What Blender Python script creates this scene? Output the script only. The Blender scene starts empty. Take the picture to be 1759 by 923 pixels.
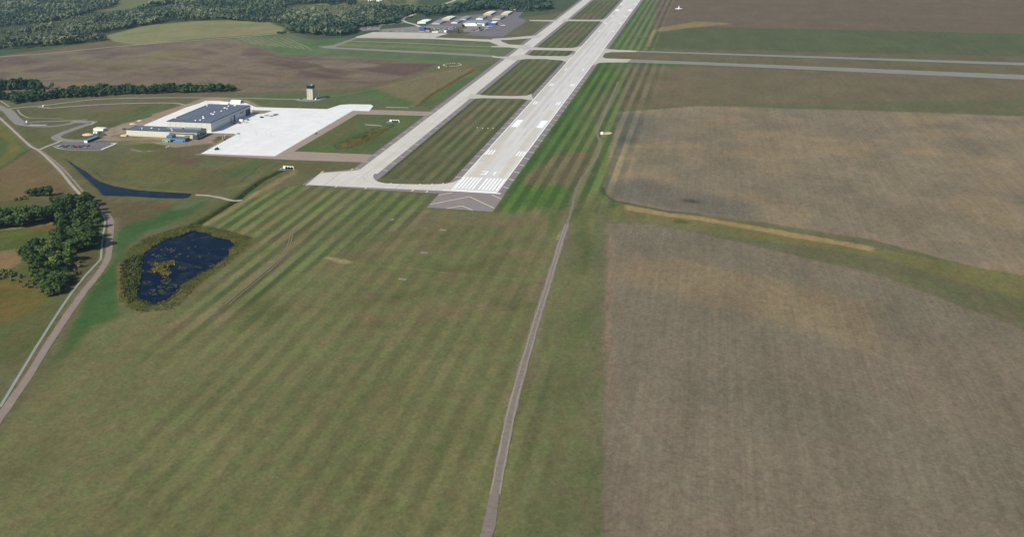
import bpy, bmesh, math, random
import numpy as np
from mathutils import Matrix, Vector
rnd = random.Random(7)
S = bpy.context.scene
col = S.collection
# ------------------------------------------------------------------ camera
# world: x runs along the runway from its near threshold, y = distance left of its centreline, metres
CP = np.array([-949.89, 211.64, 272.45]); AZ, PI_, RO, FPX = 0.3433255, 0.2267026, -0.0340869, 1758.215
AZ = -AZ if False else AZ
ca, sa = math.cos(AZ), math.sin(AZ)
def _basis():
    f = np.array([ca*math.cos(PI_), sa*math.cos(PI_), -math.sin(PI_)])
    r = np.array([sa, -ca, 0.0]); u = np.cross(r, f)
    r2 = r*math.cos(RO)+u*math.sin(RO); return f, r2, np.cross(r2, f)
CP[1] = -211.63953
F_, R_, U_ = _basis()
cd = bpy.data.cameras.new('camera'); cam = bpy.data.objects.new('camera', cd); col.objects.link(cam)
M_ = Matrix(((R_[0], U_[0], -F_[0], CP[0]), (R_[1], U_[1], -F_[1], CP[1]), (R_[2], U_[2], -F_[2], CP[2]), (0, 0, 0, 1)))
cam.matrix_world = M_
cd.sensor_fit = 'HORIZONTAL'; cd.sensor_width = 36; cd.lens = FPX/1759*36
cd.shift_x = (879.5-600)/1759; cd.shift_y = -(461.5-251)/1759
cd.clip_start = 1; cd.clip_end = 60000
S.camera = cam
# ------------------------------------------------------------------ world, sun, exposure
SUNV = Vector((-21.6, 17.4, 0)).normalized(); EL = math.radians(38)
sd = Vector((SUNV.x*math.cos(EL), SUNV.y*math.cos(EL), math.sin(EL)))
w = bpy.data.worlds.new('World'); S.world = w; w.use_nodes = True
nt = w.node_tree; bg = nt.nodes['Background']; sky = nt.nodes.new('ShaderNodeTexSky')
sky.sky_type = 'NISHITA'; sky.sun_disc = False; sky.sun_elevation = EL
sky.sun_rotation = math.atan2(sd.x, sd.y); sky.altitude = 300
nt.links.new(sky.outputs[0], bg.inputs[0]); bg.inputs[1].default_value = 0.085
sl = bpy.data.lights.new('sun', 'SUN'); sl.energy = 4.2; sl.angle = math.radians(.55); sl.color = (1, .95, .87)
sun = bpy.data.objects.new('sun', sl); col.objects.link(sun); sun.rotation_euler = sd.to_track_quat('Z', 'Y').to_euler()
S.view_settings.view_transform = 'Standard'; S.view_settings.look = 'None'; S.view_settings.gamma = 1
S.view_settings.exposure = 0.57
K = 0.61     # albedo per photographed linear value at this exposure
S.cycles.max_bounces = 4; S.cycles.diffuse_bounces = 2; S.cycles.glossy_bounces = 2; S.cycles.volume_bounces = 0
# ------------------------------------------------------------------ helpers
def W(x, y, z=0.0):
    d = F_*FPX + R_*(x-600) - U_*(y-251); t = (z-CP[2])/d[2]
    return (CP[0]+d[0]*t, CP[1]+d[1]*t, z)
def P(*a): return [W(x, y)[:2] for x, y in a]
def lin(c):
    return tuple(((v/255+.055)/1.055)**2.4 if v > 10 else v/255/12.92 for v in c)
def alb(c, k=None):
    return tuple(min(.85, v*(k or K)) for v in lin(c))
def tag(o, label=None, cat=None, group=None, kind=None):
    if label: o['label'] = label
    if cat: o['category'] = cat
    if group: o['group'] = group
    if kind: o['kind'] = kind
    return o
def empty(name, x, y, z=0, rz=0):
    o = bpy.data.objects.new(name, None); col.objects.link(o); o.location = (x, y, z); o.rotation_euler = (0, 0, rz)
    o.empty_display_size = 1; return o
def mk(name, verts, faces, m=None, parent=None, smooth=False, loc=None):
    me = bpy.data.meshes.new(name); me.from_pydata(verts, [], faces); me.update()
    if m:
        for q in (m if isinstance(m, (list, tuple)) else [m]): me.materials.append(q)
    if smooth: me.polygons.foreach_set('use_smooth', [True]*len(me.polygons))
    o = bpy.data.objects.new(name, me); col.objects.link(o)
    if parent: o.parent = parent
    if loc: o.location = loc
    return o
class MB:
    def __init__(s): s.v = []; s.f = []; s.mi = []; s.cur = 0
    def face(s, pts):
        n = len(s.v); s.v += [tuple(p) for p in pts]; s.f.append(list(range(n, n+len(pts)))); s.mi.append(s.cur)
    def box(s, x0, x1, y0, y1, z0, z1):
        n = len(s.v); s.v += [(x0,y0,z0),(x1,y0,z0),(x1,y1,z0),(x0,y1,z0),(x0,y0,z1),(x1,y0,z1),(x1,y1,z1),(x0,y1,z1)]
        for q in ((3,2,1,0),(4,5,6,7),(0,1,5,4),(1,2,6,5),(2,3,7,6),(3,0,4,7)): s.f.append([n+i for i in q]); s.mi.append(s.cur)
        return s
    def prism(s, poly, z0, z1):      # poly counter-clockwise
        k = len(poly); n = len(s.v)
        s.v += [(x, y, z0) for x, y in poly]+[(x, y, z1) for x, y in poly]
        s.f.append([n+k-1-i for i in range(k)]); s.f.append([n+k+i for i in range(k)]); s.mi += [s.cur]*2
        for i in range(k):
            j = (i+1) % k; s.f.append([n+i, n+j, n+k+j, n+k+i]); s.mi.append(s.cur)
        return s
    def cyl(s, cx, cy, z0, z1, r0, r1=None, n=12):
        r1 = r0 if r1 is None else r1; b = len(s.v)
        for r, z in ((r0, z0), (r1, z1)):
            s.v += [(cx+r*math.cos(6.2832*i/n), cy+r*math.sin(6.2832*i/n), z) for i in range(n)]
        s.f.append([b+n-1-i for i in range(n)]); s.f.append([b+n+i for i in range(n)]); s.mi += [s.cur]*2
        for i in range(n):
            j = (i+1) % n; s.f.append([b+i, b+j, b+n+j, b+n+i]); s.mi.append(s.cur)
        return s
    def tube(s, a, b, r0, r1, n=6):
        a = Vector(a); b = Vector(b); d = (b-a).normalized(); q = d.to_track_quat('Z', 'Y'); k = len(s.v)
        for c, r in ((a, r0), (b, r1)):
            for i in range(n): s.v.append(tuple(c+q@Vector((r*math.cos(6.2832*i/n), r*math.sin(6.2832*i/n), 0))))
        s.f.append([k+n+i for i in range(n)]); s.mi.append(s.cur)
        for i in range(n):
            j = (i+1) % n; s.f.append([k+i, k+j, k+n+j, k+n+i]); s.mi.append(s.cur)
        return s
    def build(s, name, m, parent=None, smooth=False, loc=None):
        o = mk(name, s.v, s.f, m, parent, smooth, loc)
        if isinstance(m, (list, tuple)): o.data.polygons.foreach_set('material_index', s.mi)
        return o
# ------------------------------------------------------------------ materials
def N(t, typ, **kw):
    n = t.nodes.new(typ)
    for k, v in kw.items(): setattr(n, k, v)
    return n
def mat(name, c, rough=.85, var=.12, scale=.15, stretch=(1, 1, 1), fine=.5, metal=0, spec=.3, slab=None, k=None, streak=0, slabvar=.08):
    m = bpy.data.materials.new(name); m.use_nodes = True; t = m.node_tree; b = t.nodes['Principled BSDF']
    b.inputs['Roughness'].default_value = rough; b.inputs['Metallic'].default_value = metal
    b.inputs['Specular IOR Level'].default_value = spec
    base = alb(c, k); L = t.links.new
    geo = N(t, 'ShaderNodeNewGeometry'); mp = N(t, 'ShaderNodeMapping'); mp.inputs['Scale'].default_value = [scale*s for s in stretch]
    L(geo.outputs['Position'], mp.inputs[0])
    n1 = N(t, 'ShaderNodeTexNoise'); n1.inputs['Scale'].default_value = 1; n1.inputs['Detail'].default_value = 6; n1.inputs['Roughness'].default_value = .6
    L(mp.outputs[0], n1.inputs[0])
    mr = N(t, 'ShaderNodeMapRange'); mr.inputs[1].default_value = .25; mr.inputs[2].default_value = .75
    mr.inputs[3].default_value = 1-var; mr.inputs[4].default_value = 1+var; L(n1.outputs[0], mr.inputs[0])
    out = mr.outputs[0]
    def mul(a, bb):
        x = N(t, 'ShaderNodeMath', operation='MULTIPLY'); L(a, x.inputs[0]); L(bb, x.inputs[1]); return x.outputs[0]
    if streak:
        mp2 = N(t, 'ShaderNodeMapping'); mp2.inputs['Scale'].default_value = (.006, .33, 1); L(geo.outputs['Position'], mp2.inputs[0])
        n2 = N(t, 'ShaderNodeTexNoise'); n2.inputs['Scale'].default_value = 1; n2.inputs['Detail'].default_value = 3; L(mp2.outputs[0], n2.inputs[0])
        m2 = N(t, 'ShaderNodeMapRange'); m2.inputs[1].default_value = .3; m2.inputs[2].default_value = .7
        m2.inputs[3].default_value = 1-streak; m2.inputs[4].default_value = 1+streak; L(n2.outputs[0], m2.inputs[0]); out = mul(out, m2.outputs[0])
    if slab:
        br = N(t, 'ShaderNodeTexBrick'); br.offset = 0; br.inputs['Scale'].default_value = 1
        br.inputs['Brick Width'].default_value = slab[0]; br.inputs['Row Height'].default_value = slab[1]
        br.inputs['Mortar Size'].default_value = .12; br.inputs['Mortar Smooth'].default_value = 1
        br.inputs['Color1'].default_value = (1-slabvar,)*3+(1,); br.inputs['Color2'].default_value = (1+slabvar,)*3+(1,); br.inputs['Mortar'].default_value = (.8, .8, .8, 1)
        L(geo.outputs['Position'], br.inputs[0]); bw = N(t, 'ShaderNodeRGBToBW'); L(br.outputs[0], bw.inputs[0]); out = mul(out, bw.outputs[0])
    mx = N(t, 'ShaderNodeVectorMath', operation='SCALE'); mx.inputs[0].default_value = base; L(out, mx.inputs['Scale'])
    L(mx.outputs[0], b.inputs['Base Color'])
    return m
M = {}
M['runway'] = mat('runway_concrete', (228, 223, 215), .8, .05, .02, slab=(37, 7.6), streak=.05, slabvar=.035)
M['taxi'] = mat('taxiway_concrete', (224, 217, 205), .8, .05, .03, slab=(24, 6), streak=.05, slabvar=.025)
M['shoulder'] = mat('shoulder_asphalt', (143, 134, 129), .9, .08, .05, streak=.03)
M['apron'] = mat('new_concrete', (244, 243, 238), .75, .06, .03, slab=(7.6, 15), slabvar=.035, k=.655, streak=.035)
M['paint'] = mat('white_paint', (250, 250, 247), .7, .07, .5, k=.74)
M['fadedpaint'] = mat('faded_white_paint', (238, 235, 226), .6, .08, .4, k=.75)
M['yellow'] = mat('yellow_paint', (246, 228, 178), .6, .1, .3)
M['cream_line'] = mat('cream_paint', (246, 236, 214), .6, .1, .3)
M['tan'] = mat('graded_base', (168, 150, 132), .95, .08, .04, streak=.03)
M['dirt'] = mat('dirt_track', (150, 134, 120), .95, .14, .12)
M['gravel'] = mat('pale_gravel', (178, 168, 150), .95, .1, .1)
M['asphalt'] = mat('grey_asphalt', (144, 139, 131), .9, .08, .05)
M['gaapron'] = mat('dark_asphalt', (123, 116, 116), .9, .1, .02)
M['oldconc'] = mat('old_concrete', (204, 198, 182), .85, .08, .03)
M['rubber'] = mat('seam', (186, 180, 170), .9, .1, .1)
M['rubber2'] = mat('tyre_rubber', (196, 191, 184), .9, .06, .3)
M['apron_mark'] = mat('apron_mark', (218, 216, 210), .9, .06, .3)
M['pad'] = mat('pad', (150, 142, 112), .95, .15, .3)
M['cream'] = mat('cream_wall', (232, 230, 214), .7, .03, .2, k=.62)
M['creamband'] = mat('cream_band', (236, 222, 176), .7, .03, .2)
M['sidewall'] = mat('metal_panel', (222, 222, 216), .5, .05, .15, stretch=(1, 1, 4), k=.7)
M['roof'] = mat('blue_grey_roof', (94, 104, 117), .9, .14, .06, streak=.12, k=.8, spec=.1)
M['darkroof'] = mat('parapet_cap', (40, 44, 52), .7, .05, .2)
M['glass'] = mat('dark_glass', (26, 48, 62), .15, .05, .2, spec=.6)
M['door'] = mat('hangar_door', (38, 66, 84), .5, .08, .3)
M['blue'] = mat('blue_panel', (92, 158, 196), .5, .05, .3)
M['green'] = mat('pale_green_panel', (158, 196, 158), .5, .05, .3)
M['white'] = mat('white_metal', (245, 245, 240), .5, .03, .3, k=.8)
M['offwhite'] = mat('cream_metal', (236, 232, 212), .5, .04, .3, k=.75)
M['yellowish'] = mat('pale_yellow_metal', (226, 212, 160), .5, .04, .3)
M['grey'] = mat('grey_metal', (160, 165, 170), .5, .06, .2)
M['dgrey'] = mat('dark_grey_metal', (84, 86, 90), .6, .06, .2)
M['vblue'] = mat('bright_blue', (40, 110, 180), .5, .05, .3)
M['dblue'] = mat('dark_blue', (20, 40, 84), .5, .05, .3)
M['orange'] = mat('orange_panel', (218, 150, 110), .6, .1, .3)
M['red'] = mat('red_paint', (205, 90, 78), .5, .05, .3)
M['black'] = mat('black_rubber', (22, 22, 24), .8, .05, .3)
M['sand'] = mat('sand_heap', (226, 204, 170), .95, .1, .3)
M['bark'] = mat('bark', (92, 80, 68), .95, .15, 2)
M['silver'] = mat('silver_paint', (190, 194, 200), .4, .03, .3)
M['toweri'] = mat('tower_concrete', (222, 217, 196), .8, .03, .3)
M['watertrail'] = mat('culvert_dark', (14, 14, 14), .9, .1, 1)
def leafmat(name, c1, c2, k=1.0, attr=False):
    m = bpy.data.materials.new(name); m.use_nodes = True; t = m.node_tree; b = t.nodes['Principled BSDF']; L = t.links.new
    b.inputs['Roughness'].default_value = .75; b.inputs['Specular IOR Level'].default_value = .12
    geo = N(t, 'ShaderNodeNewGeometry'); n1 = N(t, 'ShaderNodeTexNoise'); n1.inputs['Scale'].default_value = .5; n1.inputs['Detail'].default_value = 3
    L(geo.outputs['Position'], n1.inputs[0])
    if attr: a = N(t, 'ShaderNodeAttribute'); a.attribute_name = 'tint'; r = a.outputs['Fac']
    else: a = N(t, 'ShaderNodeObjectInfo'); r = a.outputs['Random']
    ad = N(t, 'ShaderNodeMath', operation='MULTIPLY_ADD'); L(n1.outputs[0], ad.inputs[0]); ad.inputs[1].default_value = .9; ad.inputs[2].default_value = -.42
    a2 = N(t, 'ShaderNodeMath', operation='MULTIPLY_ADD'); L(r, a2.inputs[0]); a2.inputs[1].default_value = .9; L(ad.outputs[0], a2.inputs[2]); a2.use_clamp = True
    mx = N(t, 'ShaderNodeMix', data_type='RGBA'); L(a2.outputs[0], mx.inputs[0])
    mx.inputs[6].default_value = (*[v*k for v in lin(c1)], 1); mx.inputs[7].default_value = (*[v*k for v in lin(c2)], 1)
    L(mx.outputs[2], b.inputs['Base Color'])
    return m
M['leaf'] = leafmat('tree_leaves', (34, 56, 28), (86, 104, 48), .88)
M['leafbelt'] = leafmat('belt_leaves', (34, 58, 38), (78, 98, 56), .85)
M['shrub'] = leafmat('shrub_leaves', (70, 84, 42), (122, 120, 62), .9)
M['lime'] = leafmat('yellow_green_leaves', (112, 122, 48), (138, 142, 58), .9)
M['wood'] = leafmat('wood_leaves', (38, 64, 50), (126, 132, 98), .84, attr=True)
M['reed'] = leafmat('reeds', (60, 74, 36), (126, 116, 56), .8, attr=True)
# ------------------------------------------------------------------ numpy noise
_r = np.random.RandomState(3); _G = _r.rand(256, 256)
def vnoise(x, y):
    xi = np.floor(x).astype(int); yi = np.floor(y).astype(int); fx = x-xi; fy = y-yi
    fx = fx*fx*(3-2*fx); fy = fy*fy*(3-2*fy); a = _G[xi & 255, yi & 255]; b = _G[(xi+1) & 255, yi & 255]
    c = _G[xi & 255, (yi+1) & 255]; d = _G[(xi+1) & 255, (yi+1) & 255]
    return (a*(1-fx)+b*fx)*(1-fy)+(c*(1-fx)+d*fx)*fy
def fbm(x, y, o=4):
    s = 0; a = .5; t = 0
    for i in range(o): s = s+a*vnoise(x*2**i+17*i, y*2**i+5*i); t += a; a *= .5
    return s/t
def sdist(X, Y, poly):      # signed distance, positive inside
    d = np.full(X.shape, 1e18); ins = np.zeros(X.shape, bool); n = len(poly)
    for i in range(n):
        x0, y0 = poly[i]; x1, y1 = poly[(i+1) % n]; ex, ey = x1-x0, y1-y0; l = ex*ex+ey*ey+1e-9
        t = np.clip(((X-x0)*ex+(Y-y0)*ey)/l, 0, 1); dx = X-x0-ex*t; dy = Y-y0-ey*t; d = np.minimum(d, dx*dx+dy*dy)
        c = ((y0 > Y) != (y1 > Y)); xx = x0+(Y-y0)*ex/(ey if abs(ey) > 1e-9 else 1e-9); ins ^= c & (X < xx)
    d = np.sqrt(d); return np.where(ins, d, -d)
def ldist(X, Y, line):
    d = np.full(X.shape, 1e18)
    for i in range(len(line)-1):
        x0, y0 = line[i]; x1, y1 = line[i+1]; ex, ey = x1-x0, y1-y0; l = ex*ex+ey*ey+1e-9
        t = np.clip(((X-x0)*ex+(Y-y0)*ey)/l, 0, 1); d = np.minimum(d, (X-x0-ex*t)**2+(Y-y0-ey*t)**2)
    return np.sqrt(d)
# ------------------------------------------------------------------ ground sheet
def axis(lo, hi, fn, far):
    a = [lo]
    while a[-1] < hi: a.append(a[-1]+fn(a[-1]))
    return np.array([-far, -far*.4, lo-1500, lo-400]+a+[a[-1]+500, a[-1]+2000, far*.4, far])
gx = axis(-700, 2500, lambda v: 2.6+max(0, v+300)*.0022, 30000)
gy = axis(-1150, 2450, lambda v: 2.6+max(0, abs(v-150)-450)*.0028, 30000)
X, Y = np.meshgrid(gx, gy, indexing='ij'); nx, ny = X.shape
WX = X+14*(fbm(X/60, Y/60)-.5)+5*(fbm(X/12+9, Y/12)-.5); WY = Y+14*(fbm(X/60+50, Y/60+31)-.5)+5*(fbm(X/12+3, Y/12+77)-.5)
COL = np.zeros(X.shape+(3,)); STR = np.zeros(X.shape); Z = np.zeros(X.shape)
COL[:] = lin((108, 106, 74))
def _mask(pts, f, dist, warp=1.0, w0=None):
    px = np.array(pts); pad = f+25+(w0 or 0)
    i0, i1 = np.searchsorted(gx, [px[:, 0].min()-pad, px[:, 0].max()+pad]); j0, j1 = np.searchsorted(gy, [px[:, 1].min()-pad, px[:, 1].max()+pad])
    sl_ = (slice(max(0, i0-1), i1+1), slice(max(0, j0-1), j1+1))
    x = X[sl_]+(WX[sl_]-X[sl_])*warp; y = Y[sl_]+(WY[sl_]-Y[sl_])*warp
    d = dist(x, y, pts)
    if w0 is not None: d = w0-d
    a = np.clip(d/f*.5+.5, 0, 1); return sl_, a*a*(3-2*a)
def paint(pts, c, f=3., a=1., warp=.6, w=None, world=False, patch=0):
    pts = pts if world else P(*pts)
    s, m = _mask(pts, f, sdist if w is None else ldist, warp, w)
    if patch: m = m*np.clip((fbm(X[s]/patch+c[0], Y[s]/patch+c[1])-.42)*6, 0, 1)
    m = (m*a)[..., None]; COL[s] = COL[s]*(1-m)+np.array(lin(c))*m
def stripes(pts, v, f=6, world=False):
    s, m = _mask(pts if world else P(*pts), f, sdist, .3); STR[s] = STR[s]*(1-m)+v*m
ROW = np.zeros(X.shape)
def rows(pts):
    s, m = _mask(P(*pts), 2, sdist, .1); ROW[s] = np.maximum(ROW[s], m)
def ell(cx, cy, rx, ry, rot=0, n=14):
    r = math.radians(rot); return [(cx+rx*math.cos(t)*math.cos(r)-ry*math.sin(t)*math.sin(r), cy+rx*math.cos(t)*math.sin(r)+ry*math.sin(t)*math.cos(r)) for t in [6.2832*i/n for i in range(n)]]
# -- big areas
paint([(-300, 560), (-300, 260), (60, 255), (130, 330), (182, 370), (190, 420), (140, 510), (60, 640)], (98, 100, 60), 8)
paint([(-200, -60), (1130, -60), (1000, 10), (940, 25), (720, 45), (560, 76), (482, 50), (330, 40), (185, 70), (0, 96), (-200, 112)], (82, 92, 66), 15)
for q in ([(480, 14), (560, 4), (640, -6), (720, -8), (712, 12), (640, 12), (600, 27), (540, 30), (500, 24)], [(0, -20), (140, -20), (130, 0), (60, 3), (0, 8)], [(150, 22), (195, 12), (215, -12), (275, -12), (255, 8), (230, 14), (190, 18)],
          [(560, 30), (600, 24), (660, 22), (690, 14), (700, 20), (640, 34), (560, 36)], [(725, 12), (790, -2), (870, -8), (870, 4), (800, 12)]):
    paint(q, (128, 124, 92), 12, patch=0); paint(q, (110, 118, 76), 12, .7, patch=45)
paint([(-200, 118), (0, 96), (185, 70), (240, 75), (235, 80), (0, 103), (-200, 125)], (118, 104, 82), 6)
paint([(178, 62), (200, 56), (250, 43), (330, 36), (400, 34), (460, 37), (488, 47), (486, 56), (330, 67), (236, 77), (195, 71)], (142, 138, 96), 6)
paint([(185, 62), (250, 46), (330, 38), (300, 44), (230, 60)], (128, 138, 88), 10, .7); paint(ell(400, 44, 60, 4, 0), (128, 136, 88), 12, .7); paint(ell(430, 50, 45, 4, -3), (152, 136, 98), 10, .7)
BR = [(-300, 125), (0, 98), (235, 77), (400, 66), (440, 76), (480, 92), (560, 97), (755, 107), (758, 111), (700, 130), (640, 146), (590, 152), (400, 160), (120, 165), (-300, 175)]
paint(BR, (126, 110, 94), 6)
paint(BR, (108, 90, 80), 20, .8, patch=110); paint(BR, (138, 124, 98), 20, .65, patch=60)
paint([(430, 105), (560, 112), (650, 125), (700, 130), (755, 110), (680, 108), (600, 106), (520, 118), (560, 140), (600, 146), (640, 142), (560, 128)], (102, 80, 72), 10, .8)
paint(ell(600, 112, 50, 5, 0), (140, 124, 108), 14, .8); paint(ell(450, 130, 80, 9, 5), (128, 110, 90), 20, .8); paint(ell(560, 125, 40, 8, 0), (104, 84, 74), 16, .8)
paint(ell(90, 100, 30, 5, 4), (112, 108, 92), 12, .8); paint(ell(290, 95, 40, 7, -8), (126, 118, 76), 20, .8); paint(ell(180, 112, 60, 6, 5), (118, 104, 76), 20, .7)
paint(ell(500, 146, 120, 6, -1), (116, 112, 84), 16, .8); paint(ell(360, 100, 60, 6, -10), (140, 122, 102), 20, .8); paint(ell(390, 90, 40, 4, 12), (142, 122, 104), 12, .8)
paint([(462, 98), (500, 104), (540, 111), (560, 118)], (104, 92, 60), 4, .8, w=7)
paint([(560, 97), (755, 107)], (150, 132, 106), 2, .9, w=2.5)
# green wedge and grass round the crossing
paint([(400, 66), (486, 55), (560, 78), (620, 62), (900, 76), (905, 94), (860, 112), (820, 128), (757, 109), (480, 93), (445, 80)], (106, 118, 80), 5)
paint([(460, 84), (520, 68), (600, 64), (560, 80), (500, 92)], (90, 116, 72), 8, .8)
paint([(590, 74), (800, 82), (840, 84), (840, 88), (700, 82), (580, 79)], (126, 132, 86), 6, .8); paint([(560, 84), (800, 96), (860, 104), (830, 112), (760, 104), (560, 94)], (100, 112, 76), 6, .8)
for i in range(9):
    paint([(404+i*11, 63+i*.2), (440+i*12, 76+i*1.2)], (150, 146, 112), 2, .8, w=2.2)
paint([(757, 110), (860, 100), (870, 110), (735, 190), (640, 181), (560, 175), (600, 158), (660, 142)], (112, 108, 74), 5)
paint([(600, 156), (640, 150), (700, 165), (735, 182), (690, 186), (650, 180), (560, 176)], (92, 110, 64), 5)
paint([(640, 150), (760, 118), (800, 116), (770, 140), (715, 178)], (128, 116, 84), 8, .8)
paint([(735, 185), (800, 150), (870, 103), (850, 105), (790, 140), (720, 180)], (84, 112, 62), 5, .8)
paint([(716, 181), (740, 163), (775, 143), (812, 119)], (100, 86, 46), 3, 1, w=5); paint([(708, 183), (735, 163), (770, 142), (808, 117)], (136, 128, 84), 3, .7, w=4)
# between the forest and the second field, tower surroundings
paint([(-300, 185), (120, 166), (400, 160), (590, 154), (560, 176), (440, 180), (340, 172), (180, 178), (0, 186), (-100, 195)], (110, 106, 78), 6)
paint([(400, 166), (620, 158), (700, 182), (560, 180), (440, 178)], (98, 108, 70), 6)
paint([(-60, 190), (70, 186), (300, 180), (318, 182), (260, 200), (215, 212), (150, 212), (40, 208)], (106, 104, 68), 5)
paint(ell(190, 186, 60, 6), (120, 104, 84), 14, .7); paint([(200, 203), (245, 182), (290, 181), (292, 184), (262, 200), (235, 204), (200, 206)], (94, 108, 64), 4, .9)
paint([(200, 204), (232, 198), (262, 181), (296, 181), (270, 196), (240, 204), (205, 207)], (76, 70, 46), 1.2, .75, w=.9)
paint([(40, 215), (105, 240), (68, 258), (0, 198)], (100, 100, 62), 5)
paint([(110, 240), (145, 212), (205, 207), (215, 225), (190, 240)], (98, 98, 62), 5)
# left field beyond the diagonal track
paint([(-300, 160), (0, 204), (51, 250), (48, 256), (20, 278), (0, 290), (-300, 400)], (92, 104, 56), 3)
paint([(0, 215), (30, 240), (34, 262), (0, 285), (-10, 275), (12, 260), (16, 245), (-5, 230)], (122, 112, 54), 4, .7)
paint([(-300, 400), (0, 290), (50, 256), (68, 262), (140, 335), (90, 345), (60, 340), (0, 350), (-300, 380)], (118, 102, 68), 3)
paint(ell(30, 300, 40, 12, -10), (126, 104, 74), 8, .6); paint(ell(90, 320, 30, 8, 25), (116, 92, 64), 8, .7)
paint([(0, 290), (22, 276), (50, 256)], (70, 76, 34), 1.5, .9, w=1.2)
# hangar grounds, dirt
paint([(178, 242), (180, 222), (212, 212), (240, 205), (270, 197), (305, 184), (325, 177), (345, 169), (375, 168), (425, 172), (446, 181), (470, 186), (466, 196), (440, 200), (408, 232), (372, 255), (330, 262), (320, 258), (300, 254), (280, 250), (250, 246), (215, 243)], (162, 144, 124), 3)
paint([(262, 196), (305, 183), (330, 176), (318, 186), (250, 212)], (170, 146, 122), 3, .8)
paint(ell(255, 252, 29, 5.5), (96, 104, 52), 2.5); paint([(222, 256), (240, 259.5), (275, 259.5), (300, 256)], (164, 148, 122), 1, .9, w=1.3)
paint([(170, 244), (215, 241), (262, 238), (290, 242), (265, 246), (200, 250)], (132, 118, 88), 3, .8); paint([(190, 232), (210, 229), (255, 236), (205, 240)], (136, 120, 92), 3, .8)
paint([(366, 240), (385, 232), (400, 234), (384, 240), (372, 246)], (118, 106, 74), 2); paint(ell(380, 236, 9, 2.4), (100, 94, 50), 1.5)
paint([(300, 254), (372, 246), (352, 262), (330, 264), (300, 270), (250, 262)], (112, 98, 74), 4, .9)
# grass below the hangar
paint([(70, 258), (100, 256), (250, 262), (345, 268), (505, 275), (620, 281), (560, 294), (480, 305), (350, 384), (200, 385), (150, 340)], (106, 104, 66), 6)
paint(ell(300, 290, 110, 14), (110, 104, 62), 14, .8); paint(ell(320, 277, 30, 7, 8), (112, 88, 72), 6, .8); paint(ell(365, 283, 30, 6), (110, 112, 86), 10, .7)
paint(ell(420, 290, 38, 10, -20), (84, 104, 60), 7, .8); paint([(345, 330), (400, 305), (452, 292), (470, 297), (410, 330), (360, 352)], (108, 106, 70), 6, .8)
paint(ell(230, 352, 60, 8), (108, 92, 64), 8, .8); paint([(188, 360), (290, 350), (300, 362), (220, 388), (196, 395)], (104, 90, 62), 6, .8)
paint([(150, 290), (160, 296), (175, 306), (210, 312), (235, 320), (330, 324)], (84, 70, 48), 1, .7, w=.7); paint([(440, 290), (462, 277)], (78, 76, 50), 1, .8, w=.8); paint([(452, 289), (470, 278)], (78, 76, 50), 1, .8, w=.8)
paint([(400, 317), (420, 306), (442, 291)], (76, 84, 52), 1, .7, w=.9)
for i in range(40):
    cx, cy = rnd.uniform(80, 480), rnd.uniform(262, 380)
    paint(ell(cx, cy, rnd.uniform(10, 34), rnd.uniform(2.5, 6), rnd.uniform(-14, 14)), rnd.choice([(122, 116, 76), (96, 100, 60), (116, 98, 74), (92, 106, 60), (108, 96, 66)]), 6, .45)
# green bank and pond surroundings
paint([(186, 425), (196, 400), (215, 388), (270, 372), (300, 352), (345, 340), (352, 350), (310, 378), (250, 400), (215, 425), (212, 510), (180, 640), (90, 640), (140, 520), (175, 470)], (72, 100, 54), 6)
paint(ell(320, 352, 30, 5, -18), (112, 114, 86), 5, .7)
POND = [(328, 396.5), (353.5, 398.6), (367.7, 407), (391.9, 411.4), (406, 421.3), (391.9, 429.9), (390.5, 439.8), (377.7, 449.7), (353.5, 464), (336.4, 474), (313.7, 486.7), (306.6, 499.5), (288, 514), (262, 522), (238, 512), (235.5, 498), (241.2, 475.3), (241.2, 452.6), (248.3, 434), (259.7, 425.6), (285.3, 410), (310.9, 404.3)]
REED = [(330, 384), (360, 390), (400, 398), (433, 408), (430, 420), (412, 436), (380, 462), (345, 486), (322, 510), (300, 532), (240, 536), (206, 520), (205, 485), (207, 455), (222, 428), (250, 408), (290, 396)]
paint(REED, (98, 96, 46), 3); paint(REED, (78, 90, 42), 3, .8, patch=14); paint([(400, 396), (434, 408), (428, 422), (385, 458), (330, 505)], (122, 108, 54), 2, .8, w=2.5)
paint([(209, 452), (214, 480), (212, 520)], (136, 120, 78), 3, .8, w=3)
# foreground grass
FG = [(440, 330), (530, 318), (640, 326), (733, 336), (733, 359), (850, 364), (975, 330), (962, 420), (930, 520), (900, 1200), (-400, 1200), (160, 560), (330, 502), (435, 410), (380, 388), (352, 384)]
paint(FG, (116, 114, 76), 6)
for i in range(110):
    cx, cy = rnd.uniform(300, 960), rnd.uniform(365, 560)
    paint(ell(cx, cy, rnd.uniform(20, 60), rnd.uniform(4, 11), rnd.uniform(-35, 5)), rnd.choice([(124, 106, 80), (92, 106, 58), (104, 114, 68), (128, 112, 84), (96, 98, 58), (114, 104, 72)]), 8, .5)
paint([(450, 455), (560, 400), (640, 370), (740, 362), (760, 385), (640, 410), (520, 445), (430, 503), (340, 560)], (118, 104, 82), 14, .65)
paint([(352, 384), (440, 330), (520, 318), (520, 330), (470, 350), (400, 392)], (102, 116, 66), 5, .6)
paint([(640, 330), (735, 338), (725, 360), (660, 400), (560, 450), (470, 500), (400, 540), (520, 420)], (92, 110, 60), 10, .45)
stripes([(352, 384), (440, 330), (530, 318), (735, 336), (725, 375), (640, 420), (520, 470), (420, 560), (250, 620), (435, 410)], .98, 16)
stripes([(640, 400), (950, 380), (940, 1100), (100, 1100), (300, 600)], .3)
paint([(405, 345), (470, 311), (508, 290), (512, 295), (470, 322), (410, 358), (360, 388), (350, 386)], (146, 128, 92), 1.5, .85)
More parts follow.
